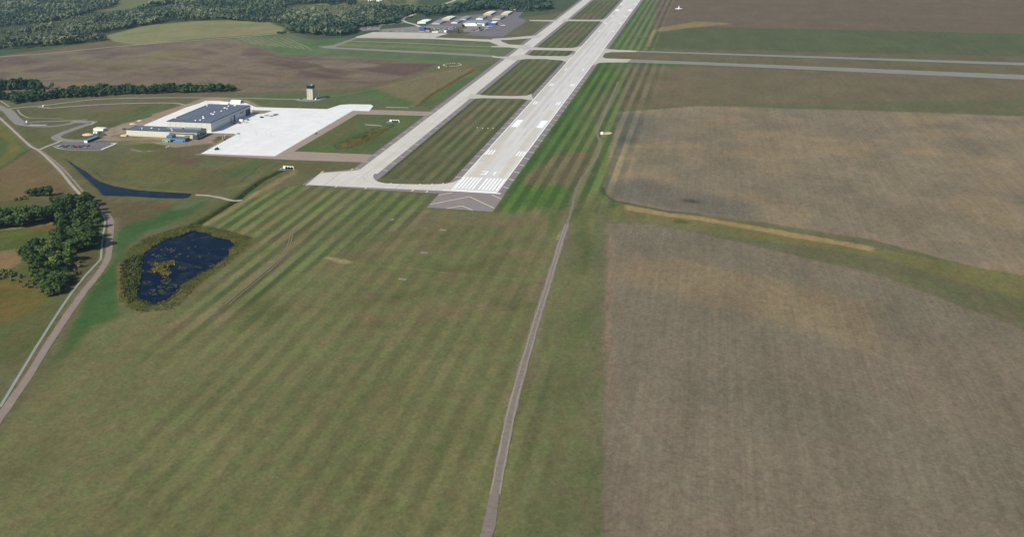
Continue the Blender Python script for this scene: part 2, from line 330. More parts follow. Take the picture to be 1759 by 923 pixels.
paint([(560, 441), (585, 442), (607, 449), (600, 452), (580, 448)], (168, 152, 110), 1.5, .8, warp=1); paint([(605, 451), (700, 462), (800, 472), (935, 481)], (146, 138, 90), 1.5, .35, w=1.2)
paint([(772, 366), (740, 410), (690, 470), (668, 503)], (122, 96, 66), 2, .5, w=1.5); paint(ell(958, 403, 4, 9, 25), (160, 154, 108), 1, .7)
# infields
def strip(u0, u1, v0, v1): return [(u0, -v0), (u1, -v0), (u1, -v1), (u0, -v1)]
for (u0, u1) in ((30, 486), (522, 884), (890, 1000), (1000, 1420), (1430, 2000)):
    paint(strip(u0, u1, -107, -31), (104, 102, 70), 3, world=True, warp=0); stripes(strip(u0, u1, -107, -31), .8, world=True)
    paint(strip(u0, u1, -38, -30), (92, 96, 60), 3, .7, world=True); paint(strip(u0, u1, -106, -96), (92, 90, 64), 3, .6, world=True)
for i in range(26):
    u = rnd.uniform(60, 1900); paint(strip(u, u+rnd.uniform(50, 160), rnd.uniform(-98, -60), rnd.uniform(-60, -40)), rnd.choice([(126, 108, 86), (92, 106, 62), (118, 104, 78)]), 12, .5, world=True)
# between apron and taxiway
paint([(505, 262), (612, 196), (735, 199), (640, 266)], (94, 106, 62), 3); paint([(540, 245), (610, 205), (640, 200), (600, 225), (560, 245)], (110, 94, 60), 6, .6)
paint([(573, 254), (600, 238), (627, 229), (660, 219), (678, 213), (668, 222), (640, 235), (616, 248), (590, 256)], (104, 94, 48), 2)
for i in range(14):
    a = rnd.random(); paint(ell(585+a*85, 250-a*34, 6, 1.4, -20), rnd.choice([(70, 76, 34), (122, 108, 60)]), 1.5, .8)
LOOP = [(676, 214), (650, 219), (627, 228.5), (600, 238), (582, 245), (573, 250), (578, 255), (593, 254.5), (616, 248), (640, 237), (655, 228), (668, 220), (678, 214)]
paint(LOOP, (52, 66, 34), 1.2, .9, w=.9); paint([(641, 221), (610, 234), (577, 247)], (58, 72, 40), 1.2, .8, w=.8)
for i in range(40):
    q = rnd.random(); paint(ell(584+q*80, 251-q*33+rnd.uniform(-3, 2), 4, 1, -22), rnd.choice([(56, 68, 32), (126, 116, 58), (84, 96, 48)]), 1.2, .8)
for i in range(46):
    cx, cy = rnd.uniform(10, 640), rnd.uniform(96, 150)
    if 100+abs(cx-350)*-.06 < cy: paint(ell(cx, cy, rnd.uniform(14, 50), rnd.uniform(1, 3), rnd.uniform(-3, 10)), rnd.choice([(140, 122, 102), (106, 90, 80), (128, 116, 84), (112, 94, 82)]), 5, .45)
# right of the runway
paint(strip(-45, 890, 30, 170), (94, 108, 62), 14, world=True, warp=1); paint(strip(0, 880, 30, 50), (80, 106, 52), 5, .85, world=True)
for i in range(16):
    u = rnd.uniform(-20, 760); paint(strip(u, u+rnd.uniform(80, 200), rnd.uniform(45, 80), rnd.uniform(80, 96)), rnd.choice([(74, 112, 46), (112, 102, 72), (116, 112, 76)]), 10, .45, world=True)
paint([(905, 300), (960, 262), (1020, 262), (1010, 300), (985, 318), (900, 318)], (118, 104, 78), 6, .85)
paint([(860, 345), (905, 318), (975, 322), (970, 345), (880, 366), (850, 362)], (84, 112, 50), 9, .75); paint([(1000, 330), (1030, 320), (1065, 356), (1060, 366), (1010, 350)], (80, 112, 50), 4, .8)
paint([(975, 385), (1000, 330), (1045, 345), (1046, 383), (1042, 503), (1034, 1300), (820, 1300), (950, 470)], (109, 110, 74), 6)
for i in range(40):
    cx, cy = rnd.uniform(950, 1045), rnd.uniform(370, 780)
    paint(ell(cx, cy, rnd.uniform(4, 12), rnd.uniform(12, 40), 12), rnd.choice([(88, 104, 58), (116, 114, 74), (112, 104, 72)]), 6, .5)
paint([(1010, 330), (1028, 320), (1030, 345), (1016, 400), (1006, 400)], (138, 132, 88), 3, .8); paint([(1000, 470), (1010, 380), (1018, 330)], (88, 98, 52), 3, .7, w=3)
paint([(1060, 190), (1052, 230), (1035, 300), (1030, 330), (1018, 330), (1030, 280), (1045, 220), (1050, 190)], (98, 120, 60), 3, .8); paint([(1056, 195), (1048, 240), (1033, 300)], (76, 96, 42), 2, .6, w=2)
stripes(strip(-60, 890, 30, 135), .95, 20, world=True)
paint([(1080, 112), (1400, 122), (1900, 130), (1900, 170), (1200, 178), (1066, 190), (1060, 170)], (118, 106, 80), 5); paint(ell(1140, 150, 50, 12), (126, 108, 86), 25, .6)
paint([(1078, 110), (1070, 150), (1058, 190), (1045, 190), (1060, 120)], (108, 112, 74), 5, .8)
paint(strip(1010, 2300, 30, 120), (106, 114, 74), 4, world=True); paint(strip(1030, 1900, 36, 52), (92, 114, 62), 4, .8, world=True); stripes(strip(1010, 2300, 30, 115), .9, world=True)
paint([(1050, 90), (1200, 97), (1900, 120), (1900, 130), (1200, 104), (1050, 99)], (116, 104, 78), 3)
paint([(1132, -30), (1900, -60), (1900, 105), (1200, 85), (1108, 82), (1125, 50)], (116, 100, 80), 6); paint([(1112, 78), (1122, 52), (1160, 48), (1220, 46), (1900, 60), (1900, 100), (1200, 84), (1112, 82)], (94, 100, 66), 5)
paint([(1112, 80), (1120, 52), (1140, 46), (1200, 36), (1260, 40), (1180, 48), (1128, 54), (1118, 80)], (152, 132, 92), 4, .85)
paint([(-300, 395), (0, 393), (60, 389), (104, 384), (100, 402), (70, 418), (40, 432), (0, 436), (-300, 470)], (88, 98, 48), 2)
paint([(0, 392), (60, 387), (106, 381), (106, 384), (60, 391), (0, 396), (-100, 398)], (142, 130, 86), 1, .9)
paint([(40, 390), (104, 385), (98, 396), (50, 398)], (126, 92, 52), 3, .7); paint(ell(30, 402, 34, 5, -4), (100, 104, 52), 4, .7)
paint([(-200, 440), (0, 432), (30, 428), (38, 436), (36, 450), (20, 460), (0, 463), (-200, 480)], (142, 116, 82), 2, .9)
paint([(-300, 478), (0, 476), (60, 484), (90, 505), (60, 540), (-300, 620)], (112, 100, 50), 4, .9); paint(ell(30, 492, 40, 4, 3), (132, 108, 58), 4, .7)
paint([(110, 430), (160, 420), (172, 446), (148, 470), (120, 500), (105, 500), (130, 455)], (92, 86, 56), 3, .9)
paint([(0, 345), (60, 340), (88, 346), (70, 362), (0, 372), (-100, 380)], (92, 94, 56), 4, .9)
for q, w_ in (([(190, 378), (190.5, 395), (188, 415), (186, 440), (175, 462), (155, 488), (143, 503), (120, 535), (90, 580), (40, 660)], 5), ([(974, 385), (962, 420), (950, 460), (937, 503), (922, 550), (905, 610), (880, 700)], 4.5), ([(1045, 180), (1035, 205), (1027, 224), (1027, 234), (1031.5, 246), (1025, 270), (1010, 292), (988, 333), (974, 385)], 3), ([(0, 203), (51, 250), (100, 289), (147, 342), (180, 367)], 5)):
    paint(q, (128, 116, 88), 4, .6, warp=1, w=w_)
# tilled fields
F1 = [(1062, 192), (1200, 182), (1500, 190), (1900, 205), (1900, 520), (1500, 412), (1300, 380), (1200, 367), (1150, 363), (1095, 352), (1055, 344), (1038, 333), (1034, 322), (1044, 285), (1057, 235)]
paint(F1, (140, 126, 102), 1.2, warp=.15); paint(F1, (152, 132, 100), 14, .7, .5, patch=90); paint(F1, (126, 116, 96), 10, .6, .5, patch=40)
paint([(1062, 195), (1100, 195), (1120, 215), (1110, 245), (1060, 255), (1056, 235)], (112, 108, 98), 12, .8); paint(ell(1080, 240, 14, 5), (88, 92, 84), 7, .6)
paint([(1040, 318), (1100, 305), (1200, 330), (1300, 350), (1300, 378), (1200, 366), (1100, 352), (1040, 334)], (112, 107, 94), 16, .75); paint(ell(1190, 345, 18, 3, 6), (70, 70, 64), 4, .8); paint(ell(1140, 275, 40, 8), (116, 112, 92), 14, .7)
paint([(1034, 322), (1038, 333), (1055, 345), (1095, 353), (1150, 364), (1200, 368)], (72, 72, 62), 1.5, .8, w=1.6, warp=.1)
paint([(1070, 352), (1095, 355), (1150, 366), (1200, 370), (1900, 500), (1900, 560), (1500, 440), (1200, 398), (1048, 382), (1045, 360)], (118, 114, 72), 3)
paint([(1073, 352), (1150, 367), (1200, 372), (1500, 424), (1500, 432), (1200, 379), (1140, 372), (1074, 360)], (166, 142, 98), 2, .9)
paint(ell(1172, 382, 14, 3, 6), (74, 90, 46), 3, .8)
F2 = [(1047, 384), (1120, 386), (1200, 401), (1500, 470), (1900, 620), (1900, 1300), (1030, 1300), (1041, 503)]
paint(F2, (131, 118, 98), 1.2, warp=.12); paint(F2, (124, 116, 96), 25, .7, .5, patch=110); rows(F1); rows(F2); paint([(1047, 384), (1041, 503), (1046, 700), (1052, 700), (1052, 503), (1056, 386)], (146, 120, 98), 3, .7)
paint([(1060, 440), (1200, 450), (1500, 520), (1500, 600), (1060, 480)], (146, 126, 94), 14, .6)
# low-lying water: sink the ground
def sink(pts, depth, f, line=None):
    s, m = _mask(P(*pts), f, sdist if line is None else ldist, .25, line); Z[s] = Z[s]-m*depth
DITCH = [(487, 291), (460, 303), (430, 322), (405, 343), (378, 360), (345, 382), (330, 396)]
sink(POND, 2.2, 3.5); CHAN = [(114, 272), (130, 285.5), (145.5, 294.6), (168, 310.5), (195.6, 319.6), (239, 326.5), (327.5, 331.5), (323, 337.5), (314, 340), (227, 336), (182, 335), (179.6, 334), (159, 313), (136.4, 294.6)]
sink(CHAN, 2.0, 3)
sink(DITCH, 1.8, 4, 3)
paint(DITCH, (96, 104, 56), 4, 1, w=7); paint(DITCH, (66, 78, 38), 2, .9, w=3.5); paint(DITCH, (34, 46, 26), 1.5, .95, w=1.5)
for q in (CHAN, POND): paint(q+[q[0]], (92, 86, 50), 2, .8, w=2)
sink([(716, 181), (740, 163), (775, 143), (812, 119)], 1.5, 4, 2)
sink([(580, 252), (616, 247), (650, 229), (678, 214)], 1.4, 4, 2)
# small scale relief
Z += np.where((X > -900) & (X < 2600) & (Y > -1300) & (Y < 2600), -.12*fbm(X/9, Y/9, 2)-.05, -.1)
_stripe_noise = 1
verts = np.stack([X, Y, Z], -1).reshape(-1, 3)
ii = (np.arange(nx-1)[:, None]*ny+np.arange(ny-1)[None]).reshape(-1)
quads = np.stack([ii, ii+ny, ii+ny+1, ii+1], 1)
def npmesh(name, v, q, m, attrs=(), smooth=False):
    me = bpy.data.meshes.new(name); k = q.shape[1]
    me.vertices.add(len(v)); me.vertices.foreach_set('co', v.astype(np.float32).ravel())
    me.loops.add(q.size); me.loops.foreach_set('vertex_index', q.astype(np.int32).ravel())
    me.polygons.add(len(q)); me.polygons.foreach_set('loop_start', np.arange(0, q.size, k, dtype=np.int32))
    if smooth: me.polygons.foreach_set('use_smooth', np.ones(len(q), bool))
    me.materials.append(m)
    for nm, typ, d in attrs:
        a = me.attributes.new(nm, typ, 'POINT'); a.data.foreach_set('color' if typ == 'FLOAT_COLOR' else 'value', d.astype(np.float32).ravel())
    me.update(); o = bpy.data.objects.new(name, me); col.objects.link(o); return o
def ground_mat():
    m = bpy.data.materials.new('ground_grass'); m.use_nodes = True; t = m.node_tree; b = t.nodes['Principled BSDF']; L = t.links.new
    b.inputs['Roughness'].default_value = .95; b.inputs['Specular IOR Level'].default_value = .05
    a = N(t, 'ShaderNodeAttribute'); a.attribute_name = 'soil'; s = N(t, 'ShaderNodeAttribute'); s.attribute_name = 'mown'
    geo = N(t, 'ShaderNodeNewGeometry')
    def noise(sc, detail, lo, hi, rough=.6):
        mp = N(t, 'ShaderNodeMapping'); mp.inputs['Scale'].default_value = sc; L(geo.outputs['Position'], mp.inputs[0])
        n = N(t, 'ShaderNodeTexNoise'); n.inputs['Scale'].default_value = 1; n.inputs['Detail'].default_value = detail; n.inputs['Roughness'].default_value = rough
        L(mp.outputs[0], n.inputs[0]); r = N(t, 'ShaderNodeMapRange'); r.inputs[1].default_value = .28; r.inputs[2].default_value = .72
        r.inputs[3].default_value = lo; r.inputs[4].default_value = hi; L(n.outputs[0], r.inputs[0]); return r.outputs[0], n
    def mul(x, y):
        q = N(t, 'ShaderNodeMath', operation='MULTIPLY'); L(x, q.inputs[0]); L(y, q.inputs[1]); return q.outputs[0]
    n1, _ = noise((.012, .02, 1), 6, .86, 1.14); n2, _ = noise((.11, .16, 1), 6, .8, 1.2, .75); n3, _ = noise((.4, .4, 1), 6, .66, 1.34, .85); n4, _ = noise((.008, .09, 1), 4, .94, 1.06)
    val = mul(mul(mul(n1, n2), n3), n4)
    # mowing bands run along the runway
    mp = N(t, 'ShaderNodeMapping'); mp.inputs['Scale'].default_value = (.0022, 1/14.0, 1); L(geo.outputs['Position'], mp.inputs[0])
    wv = N(t, 'ShaderNodeTexWave', wave_type='BANDS', bands_direction='Y', wave_profile='SIN'); wv.inputs['Scale'].default_value = .314; wv.inputs['Distortion'].default_value = .9; wv.inputs['Detail'].default_value = 2; wv.inputs['Detail Scale'].default_value = .6
    L(mp.outputs[0], wv.inputs[0])
    _, nb = noise((.0016, .11, 1), 2, 0, 1); add = N(t, 'ShaderNodeMath', operation='ADD'); L(wv.outputs['Fac'], add.inputs[0]); L(nb.outputs[0], add.inputs[1])
    st = N(t, 'ShaderNodeMapRange'); st.interpolation_type = 'SMOOTHSTEP'; st.inputs[1].default_value = .62; st.inputs[2].default_value = 1.38; L(add.outputs[0], st.inputs[0])
    _, npz = noise((.009, .02, 1), 3, 0, 1)
    pr = N(t, 'ShaderNodeMapRange'); pr.inputs[1].default_value = .35; pr.inputs[2].default_value = .6; pr.inputs[3].default_value = .35; L(npz.outputs[0], pr.inputs[0])
    f = mul(mul(st.outputs[0], s.outputs['Fac']), pr.outputs[0])
    c1 = N(t, 'ShaderNodeMix', data_type='RGBA', blend_type='MULTIPLY'); L(f, c1.inputs[0]); L(a.outputs['Color'], c1.inputs[6]); c1.inputs[7].default_value = (.58, .70, .60, 1)
    # light bands a little paler
    f2i = N(t, 'ShaderNodeMath', operation='SUBTRACT'); f2i.inputs[0].default_value = 1; L(st.outputs[0], f2i.inputs[1]); f2 = mul(mul(f2i.outputs[0], s.outputs['Fac']), pr.outputs[0])
    c2 = N(t, 'ShaderNodeMix', data_type='RGBA', blend_type='MULTIPLY'); L(f2, c2.inputs[0]); L(c1.outputs[2], c2.inputs[6]); c2.inputs[7].default_value = (1.3, 1.36, 1.25, 1)
    # hue mottling green <-> dry
    _, nh = noise((.05, .08, 1), 7, 0, 1, .75); hr = N(t, 'ShaderNodeMapRange'); hr.inputs[1].default_value = .35; hr.inputs[2].default_value = .65; L(nh.outputs[0], hr.inputs[0])
    hm = N(t, 'ShaderNodeMix', data_type='RGBA'); L(hr.outputs[0], hm.inputs[0]); hm.inputs[6].default_value = (.89, 1.04, .88, 1); hm.inputs[7].default_value = (1.11, .97, 1.05, 1)
    c3 = N(t, 'ShaderNodeMix', data_type='RGBA', blend_type='MULTIPLY'); tw = N(t, 'ShaderNodeAttribute'); tw.attribute_name = 'tilled'; tm = N(t, 'ShaderNodeMath', operation='MULTIPLY_ADD'); L(tw.outputs['Fac'], tm.inputs[0]); tm.inputs[1].default_value = -.72; tm.inputs[2].default_value = 1; L(tm.outputs[0], c3.inputs[0]); L(c2.outputs[2], c3.inputs[6]); L(hm.outputs[2], c3.inputs[7])
    v = N(t, 'ShaderNodeVectorMath', operation='SCALE'); L(c3.outputs[2], v.inputs[0]); L(val, v.inputs['Scale']); L(v.outputs[0], b.inputs['Base Color'])
    rw = N(t, 'ShaderNodeAttribute'); rw.attribute_name = 'tilled'
    rn, _ = noise((.006, .42, 1), 5, .88, 1.12, .75); rn2, _ = noise((.0022, .06, 1), 3, .95, 1.05)
    rr = mul(rn, rn2); rm = N(t, 'ShaderNodeMix', data_type='FLOAT'); L(rw.outputs['Fac'], rm.inputs[0]); rm.inputs[2].default_value = 1; L(rr, rm.inputs[3])
    v2 = N(t, 'ShaderNodeVectorMath', operation='SCALE'); L(v.outputs[0], v2.inputs[0]); L(rm.outputs[0], v2.inputs['Scale']); L(v2.outputs[0], b.inputs['Base Color'])
    bp = N(t, 'ShaderNodeBump'); bp.inputs['Strength'].default_value = .35; bp.inputs['Distance'].default_value = .5; L(n3, bp.inputs['Height']); L(bp.outputs[0], b.inputs['Normal'])
    return m
rgba = np.concatenate([COL*K, np.ones(X.shape+(1,))], -1).reshape(-1, 4)
g = npmesh('ground', verts, quads, ground_mat(), (('soil', 'FLOAT_COLOR', rgba), ('tilled', 'FLOAT', ROW.reshape(-1)), ('mown', 'FLOAT', STR.reshape(-1))), True)
tag(g, kind='structure')
# ------------------------------------------------------------------ flat sheets
LV = [0]
def sheet(name, polys, m, z, kind='structure'):
    b = MB()
    big = len(polys) <= 12 and len(polys[0]) > 4
    for i, q in enumerate(polys): b.face([(x, y, z+(.004*i if big else 0)) for x, y in q])
    me = bpy.data.meshes.new(name); me.from_pydata(b.v, [], b.f); me.materials.append(m); me.update()
    bm = bmesh.new(); bm.from_mesh(me); bmesh.ops.triangulate(bm, faces=[f for f in bm.faces if len(f.verts) > 4])
    for f in bm.faces:
        f.normal_update()
        if f.normal.z < 0: f.normal_flip()
    bm.to_mesh(me); bm.free()
    o = bpy.data.objects.new(name, me); col.objects.link(o)
    if kind: o['kind'] = kind
    return o
def smooth(pts, n=6):
    out = []; k = len(pts)
    for i in range(k-1):
        p0, p1, p2, p3 = (np.array(pts[max(0, i-1)]), np.array(pts[i]), np.array(pts[i+1]), np.array(pts[min(k-1, i+2)]))
        for j in range(n):
            t = j/n; out.append(tuple(.5*((2*p1)+(-p0+p2)*t+(2*p0-5*p1+4*p2-p3)*t*t+(-p0+3*p1-3*p2+p3)*t**3)))
    return out+[tuple(pts[-1])]
def ribbon(name, pts, wd, m, z, world=False, sm=True, jit=.12, kind='structure'):
    q = pts if world else P(*pts)
    if sm and len(q) > 2: q = smooth(q)
    q = [np.array(a) for a in q]
    # resample
    fine = [q[0]]
    for a, b in zip(q, q[1:]):
        k = max(1, int(np.hypot(*(b-a))/9)); fine += [a+(b-a)*(i+1)/k for i in range(k)]
    b = MB(); L_ = []; R2 = []
    for i, c in enumerate(fine):
        d = fine[min(i+1, len(fine)-1)]-fine[max(0, i-1)]; d = d/(np.hypot(*d)+1e-9); nrm = np.array([-d[1], d[0]])
        w1 = wd/2*(1+rnd.uniform(-jit, jit)); w2 = wd/2*(1+rnd.uniform(-jit, jit)); L_.append(c+nrm*w1); R2.append(c-nrm*w2)
    polys = [[tuple(L_[i]), tuple(R2[i]), tuple(R2[i+1]), tuple(L_[i+1])] for i in range(len(fine)-1)]
    return sheet(name, polys, m, z, kind)
R4 = lambda u0, u1, v0, v1: [(u0, -v0), (u1, -v0), (u1, -v1), (u0, -v1)]
# shoulders, runway
sheet('runway_shoulder', [R4(-4, 2087, -30.5, 30.6)], M['shoulder'], .03)
sheet('blast_pad', [R4(-64, -4, -30.8, 31.3)], mat('pad_asphalt', (148, 138, 134), .9, .08, .06, streak=.04), .03)
sheet('taxiway_shoulder', [R4(20, 2087, -145.5, -105.5)], M['shoulder'], .035)
sheet('taxiway_shoulder', [P((519, 317.5), (553, 296), (600, 291.5), (622, 285), (628, 278), (650, 285), (641, 296), (636, 302), (640, 311), (660, 318), (718, 319.5), (757, 318), (778, 311), (800, 296), (806, 315), (772, 331.5), (757, 333), (627, 325))], M['shoulder'], .04)
turn = P((629.7, 289), (622, 291.5), (600, 294), (550, 297.5), (526.3, 317.6), (580, 320), (627.4, 322.2), (700, 325.4), (773, 328.6), (800, 318), (795, 306), (779, 313), (764, 316), (740, 316.8), (718, 316.8), (690, 316.3), (661.6, 315), (650, 312.5), (644.5, 309.5), (641.5, 305.5), (641, 301.5), (645, 296), (655, 287), (640, 283))
sheet('taxiway', [R4(45, 2087, -137.5, -113.5)], M['taxi'], .055)
sheet('taxiway', [turn], M['taxi'], .07)
def pxsheet(name, m, z, *polys): return sheet(name, [P(*q) for q in polys], m, z)
pxsheet('taxiway', M['oldconc'], .078, [(808, 160), (826, 163), (840, 164), (880, 165), (905, 164), (913, 161), (916, 172), (908, 171.5), (895, 169.5), (830, 168.5), (800, 170)],
  [(900, 93), (915, 95.6), (936, 96), (973, 96.2), (984, 92), (976, 109), (970, 105), (963.7, 103.5), (936.5, 101.2), (905, 101), (880, 104), (880, 96)],
  [(905, 78), (915, 80.8), (945, 82.2), (982, 82.2), (998, 79), (992, 90), (985, 87), (977, 86.6), (945, 86), (907, 85.5), (896, 87)],
  [(968, 32), (978, 33), (1010, 33.6), (1034, 33.4), (1044, 30), (1037, 38.5), (1030, 36), (975, 35.8), (964, 38)], [(909, 34), (960, 34), (956, 36.6), (910, 35.4)],
  [(938, 55), (925, 60), (868, 65), (846, 66), (845, 68), (868, 68.5), (918, 65), (926, 64)],
  [(746, 64), (845, 67.6), (858, 66), (862, 71), (875, 76), (900, 77.3), (912, 75), (900, 84), (873, 81), (850, 80.8), (843, 80.5), (843, 79), (858, 78.6), (841, 71.5), (746, 66.8), (612, 64.8), (612, 63.4)],
  [(857, 97), (845, 95.8), (845, 98), (880, 102), (885, 97)],
  [(1044, 81), (1042, 83.7), (1059, 85.3), (1093, 86.7), (1093, 89.2), (1050, 89.2), (1040, 91.2), (1036, 95), (1035, 97.6), (1041, 100), (1085, 101.6), (1077, 107), (1041, 107), (1028, 108), (1018, 113), (1032, 88)])
pxsheet('old_runway', M['asphalt'], .05, [(545, 79), (673, 85.5), (800, 91.4), (850, 95), (850, 98.4), (800, 95), (673, 88.7), (560, 82.6)], [(545, 79.6), (572, 77.5), (600, 67.5), (612, 63), (622, 63.3), (606, 68.5), (575, 81), (552, 81)],
  [(1093, 86.7), (1200, 90), (1900, 112), (1900, 117), (1200, 92.6), (1093, 89.2)], [(1085, 101.6), (1200, 106), (1900, 134), (1900, 143), (1200, 111), (1077, 107)])
ribbon('service_road', [(590, 70), (700, 73.5), (800, 78.4), (845, 80)], 5, M['gravel'], .045)
for v0, v1 in ((-30, -29.4),): pass
sheet('runway', [R4(-4, 2087, -22.9, 22.9)], M['runway'], .10)
sheet('runway', [R4(-4.5, -1, -30.5, 27)], M['fadedpaint'], .115)
# lighter and warmer casting lanes of the concrete
for (a, b_, v0, v1, c) in ((120, 1900, -22, -12, (214, 208, 193)), (60, 420, 11, 18, (221, 213, 196)), (50, 900, 2, 8, (229, 224, 217)), (300, 1500, -6, -2, (214, 209, 200)), (52, 210, -18, -8, (224, 213, 196)), (700, 1900, 12, 22, (223, 217, 207))):
    sheet('runway', [R4(a, b_, v0, v1)], mat('lane', c, .85, .05, .04, streak=.03), .103+.002*abs(v0)/10)
# painted markings
mk_ = []
for i in range(6):
    v = 1.9+i*3.5+.3
    mk_ += [R4(6, 52, v, v+1.9), R4(6, 52, -v-1.9, -v)]
for sgn in (-1, 1):
    mk_ += [R4(3, 2087, sgn*22.6-.55, sgn*22.6+.55)]
    def bars(u, n, ln=22.9, w=1.8, c=None):
        for i in range(n):
            v = sgn*(11.3+1+i*3.3+(1.6 if n == 3 else 2)); mk_.append(R4(u, u+ln, v-w/2-.0, v+w/2))
    for u, n in ((152, 3), (457, 2), (610, 2), (762, 1)): bars(u, n)
    for u, n in ((152, 3), (457, 2), (610, 2), (762, 1)): bars(2087-u-23, n)
    v = sgn*15.7
    for u in (303, 2087-303-46): mk_.append(R4(u, u+46, v-4.1, v+4.1))
mk_.append(R4(-.6, 2.2, -23, 23))
sheet('runway_marking', mk_, M['paint'], .13)
def seg(poly, wd):
    out = []
    for (a, b) in zip(poly, poly[1:]):
        a = np.array(a, float); b = np.array(b, float); d = (b-a)/np.hypot(*(b-a)); nn = np.array([-d[1], d[0]])*wd/2
        out.append([tuple(a+nn), tuple(b+nn), tuple(b-nn), tuple(a-nn)])
    return out
# figures 3 and 1, read by a pilot flying up the runway; local x to the right, y up
three = [R4(76.9, 79.3, -8.3, -1.5), R4(64, 66.4, -8.3, -1.7), R4(70.8, 72.6, -6.3, -2.7), R4(66.4, 70.8, -3.3, -1.7), R4(72.6, 76.9, -3.3, -1.5)]
one = [R4(63.8, 79.3, 5.4, 7.0), R4(75.2, 77.2, 3.9, 5.4)]
sheet('runway_marking', three, M['paint'], .135); sheet('runway_marking', one, M['paint'], .135)
cl = [R4(95+i*61, 95+i*61+36, -.5, .5) for i in range(31)]
sheet('runway_marking', cl, mat('worn_white_paint', (228, 225, 216), .7, .05, .3), .128)
ylw = []
for i in range(23):
    u = 22.4+i*30.5; ylw += seg([(u, -24.5), (u-4.3, -30.8)], 1.3)
for i in range(22):
    u = 51+i*30.7; 
    if not 470 < u < 530: ylw += seg([(u, 24.4), (u-2.8, 30.3)], 1.2)
sheet('shoulder_marking', ylw, M['cream_line'], .06)
ch = []
for u, v0, v1 in ((-51, 13, 13), (-19.8, 31, 31)):
    pass
ch += seg([(-53.8, 30.3), (-19.8, 0)], 1.1)+seg([(-19.8, 0), (-53, -31)], 1.1)+seg([(-63.6, 11.7), (-51.2, 0)], 1.1)+seg([(-51.2, 0), (-63.6, -12.8)], 1.1)+seg([(-21.3, 30.5), (-9, 19.5)], 1.1)+seg([(-9, -19.5), (-20.9, -31)], 1.1)
sheet('blast_pad_marking', ch, M['yellow'], .05)
ty = []
for x, y in ((553, 296), (604, 291.5), (527, 318), (577, 321), (628, 323.6), (670, 316.5), (708, 328), (733, 329.8), (720, 317.8), (741, 317.5), (760, 316.5)):
    a = P((x, y))[0]; ty += [[(a[0]-2, a[1]-.7), (a[0]+4.5, a[1]-.7), (a[0]+4.5, a[1]+.7), (a[0]-2, a[1]+.7)]]
for i in range(12):
    u = 60+i*31
    for vv in (-140.9, -110): ty += seg([(u, -vv-3), (u+2, -vv+3)], 1.1)
sheet('taxiway_marking', ty, M['yellow'], .085)
jn = seg(P((584, 297), (557, 318.6)), .7)+seg(P((688, 317), (678, 325)), .8)
ribbon('taxiway_marking', [(700, 321), (660, 319), (635, 313), (624, 305), (632, 297), (650, 284), (700, 245), (800, 167)], .5, M['rubber'], .09, jit=0)
sheet('taxiway_marking', jn, M['rubber'], .092)
for i in range(60):
    u = rnd.uniform(180, 1250); v = rnd.choice((-4.5, 4.2, 5.2))+rnd.gauss(0, 1.0)
    ribbon('tyre_mark', [(u, -v), (u+rnd.uniform(8, 30), -v+rnd.uniform(-.6, .6)), (u+rnd.uniform(34, 70), -v+rnd.uniform(-1, 1))], rnd.uniform(.2, .6), M['rubber2'], .118, world=True, jit=.5, kind='structure')
# graded base and apron
sheet('taxiway_base', [[(86, 352), (91, 346), (97, 254), (371, 254), (382, 245), (382, 140), (353, 141), (348, 239), (124, 241), (127, 145.5), (90, 143), (84, 229)]], M['tan'], .045)
pxsheet('apron', M['apron'], .06, [(345, 264), (472, 268.5), (606, 190), (634, 191), (641, 182), (637, 179.5), (600, 179), (585, 180), (562, 187.3), (500, 185.5), (440, 184), (420, 176), (408, 176.5), (376, 173), (353, 173), (343.5, 177), (318.6, 184.8), (246, 215.5), (300, 229), (362, 228.5), (402, 229.5), (405.5, 231.5)])
for i in range(16):
    u = rnd.uniform(120, 330); v = rnd.uniform(-370, -275)
    ribbon('tyre_mark', [(u, -v), (u+rnd.uniform(10, 25), -v+rnd.uniform(-14, 14)), (u+rnd.uniform(30, 60), -v+rnd.uniform(-25, 25))], rnd.uniform(.3, .7), M['apron_mark'], .07, world=True, jit=.3)
for q in ((150, 300), (235, 330), (300, 290), (128, 318)):
    sheet('oil_stain', [[(q[0]+rnd.uniform(1, 2.4)*math.cos(a), q[1]+rnd.uniform(1, 2)*math.sin(a)) for a in [6.283*k/9 for k in range(9)]]], M['apron_mark'], .068)
pxsheet('dirt_island', M['dirt'], .08, [(431, 188.7), (466, 190), (466, 191), (454, 194.8), (436, 196.5)])
pxsheet('concrete_pad', M['gravel'], .05, [(627, 213), (655, 215.5), (657, 217), (628, 214.8)], [(662, 183.5), (702, 184.3), (702, 185.3), (664, 184.8)])
# terminal area
pxsheet('apron', M['oldconc'], .05, [(610, 63), (641, 54.6), (719, 55.4), (771, 57), (747, 64)])
pxsheet('apron', M['gaapron'], .04, [(800, 60), (817, 51), (826, 44), (800, 46), (730, 45), (757, 30), (790, 27), (840, 22), (868, 13), (905, 13), (890, 30), (903, 34), (903, 37), (876, 54.5), (864.5, 63), (844.5, 62.4)])
pxsheet('car_park', M['asphalt'], .045, [(650, 50), (725, 44), (780, 44.5), (776, 53), (768, 56), (719, 55.2), (652, 54.2)], [(617, 49), (640, 44), (656, 44), (650, 51), (622, 52.5)], [(795, 49), (822, 48), (818, 55), (797, 54)])
ribbon('road', [(800, -14), (780, 0), (755, 8), (727, 14), (720, 20), (706, 26), (692, 32), (696, 37), (714, 42), (722, 46)], 9, M['oldconc'], .048, jit=.03); ribbon('road', [(560, 52), (620, 47), (660, 42), (693, 38)], 7, M['oldconc'], .046, jit=.05)
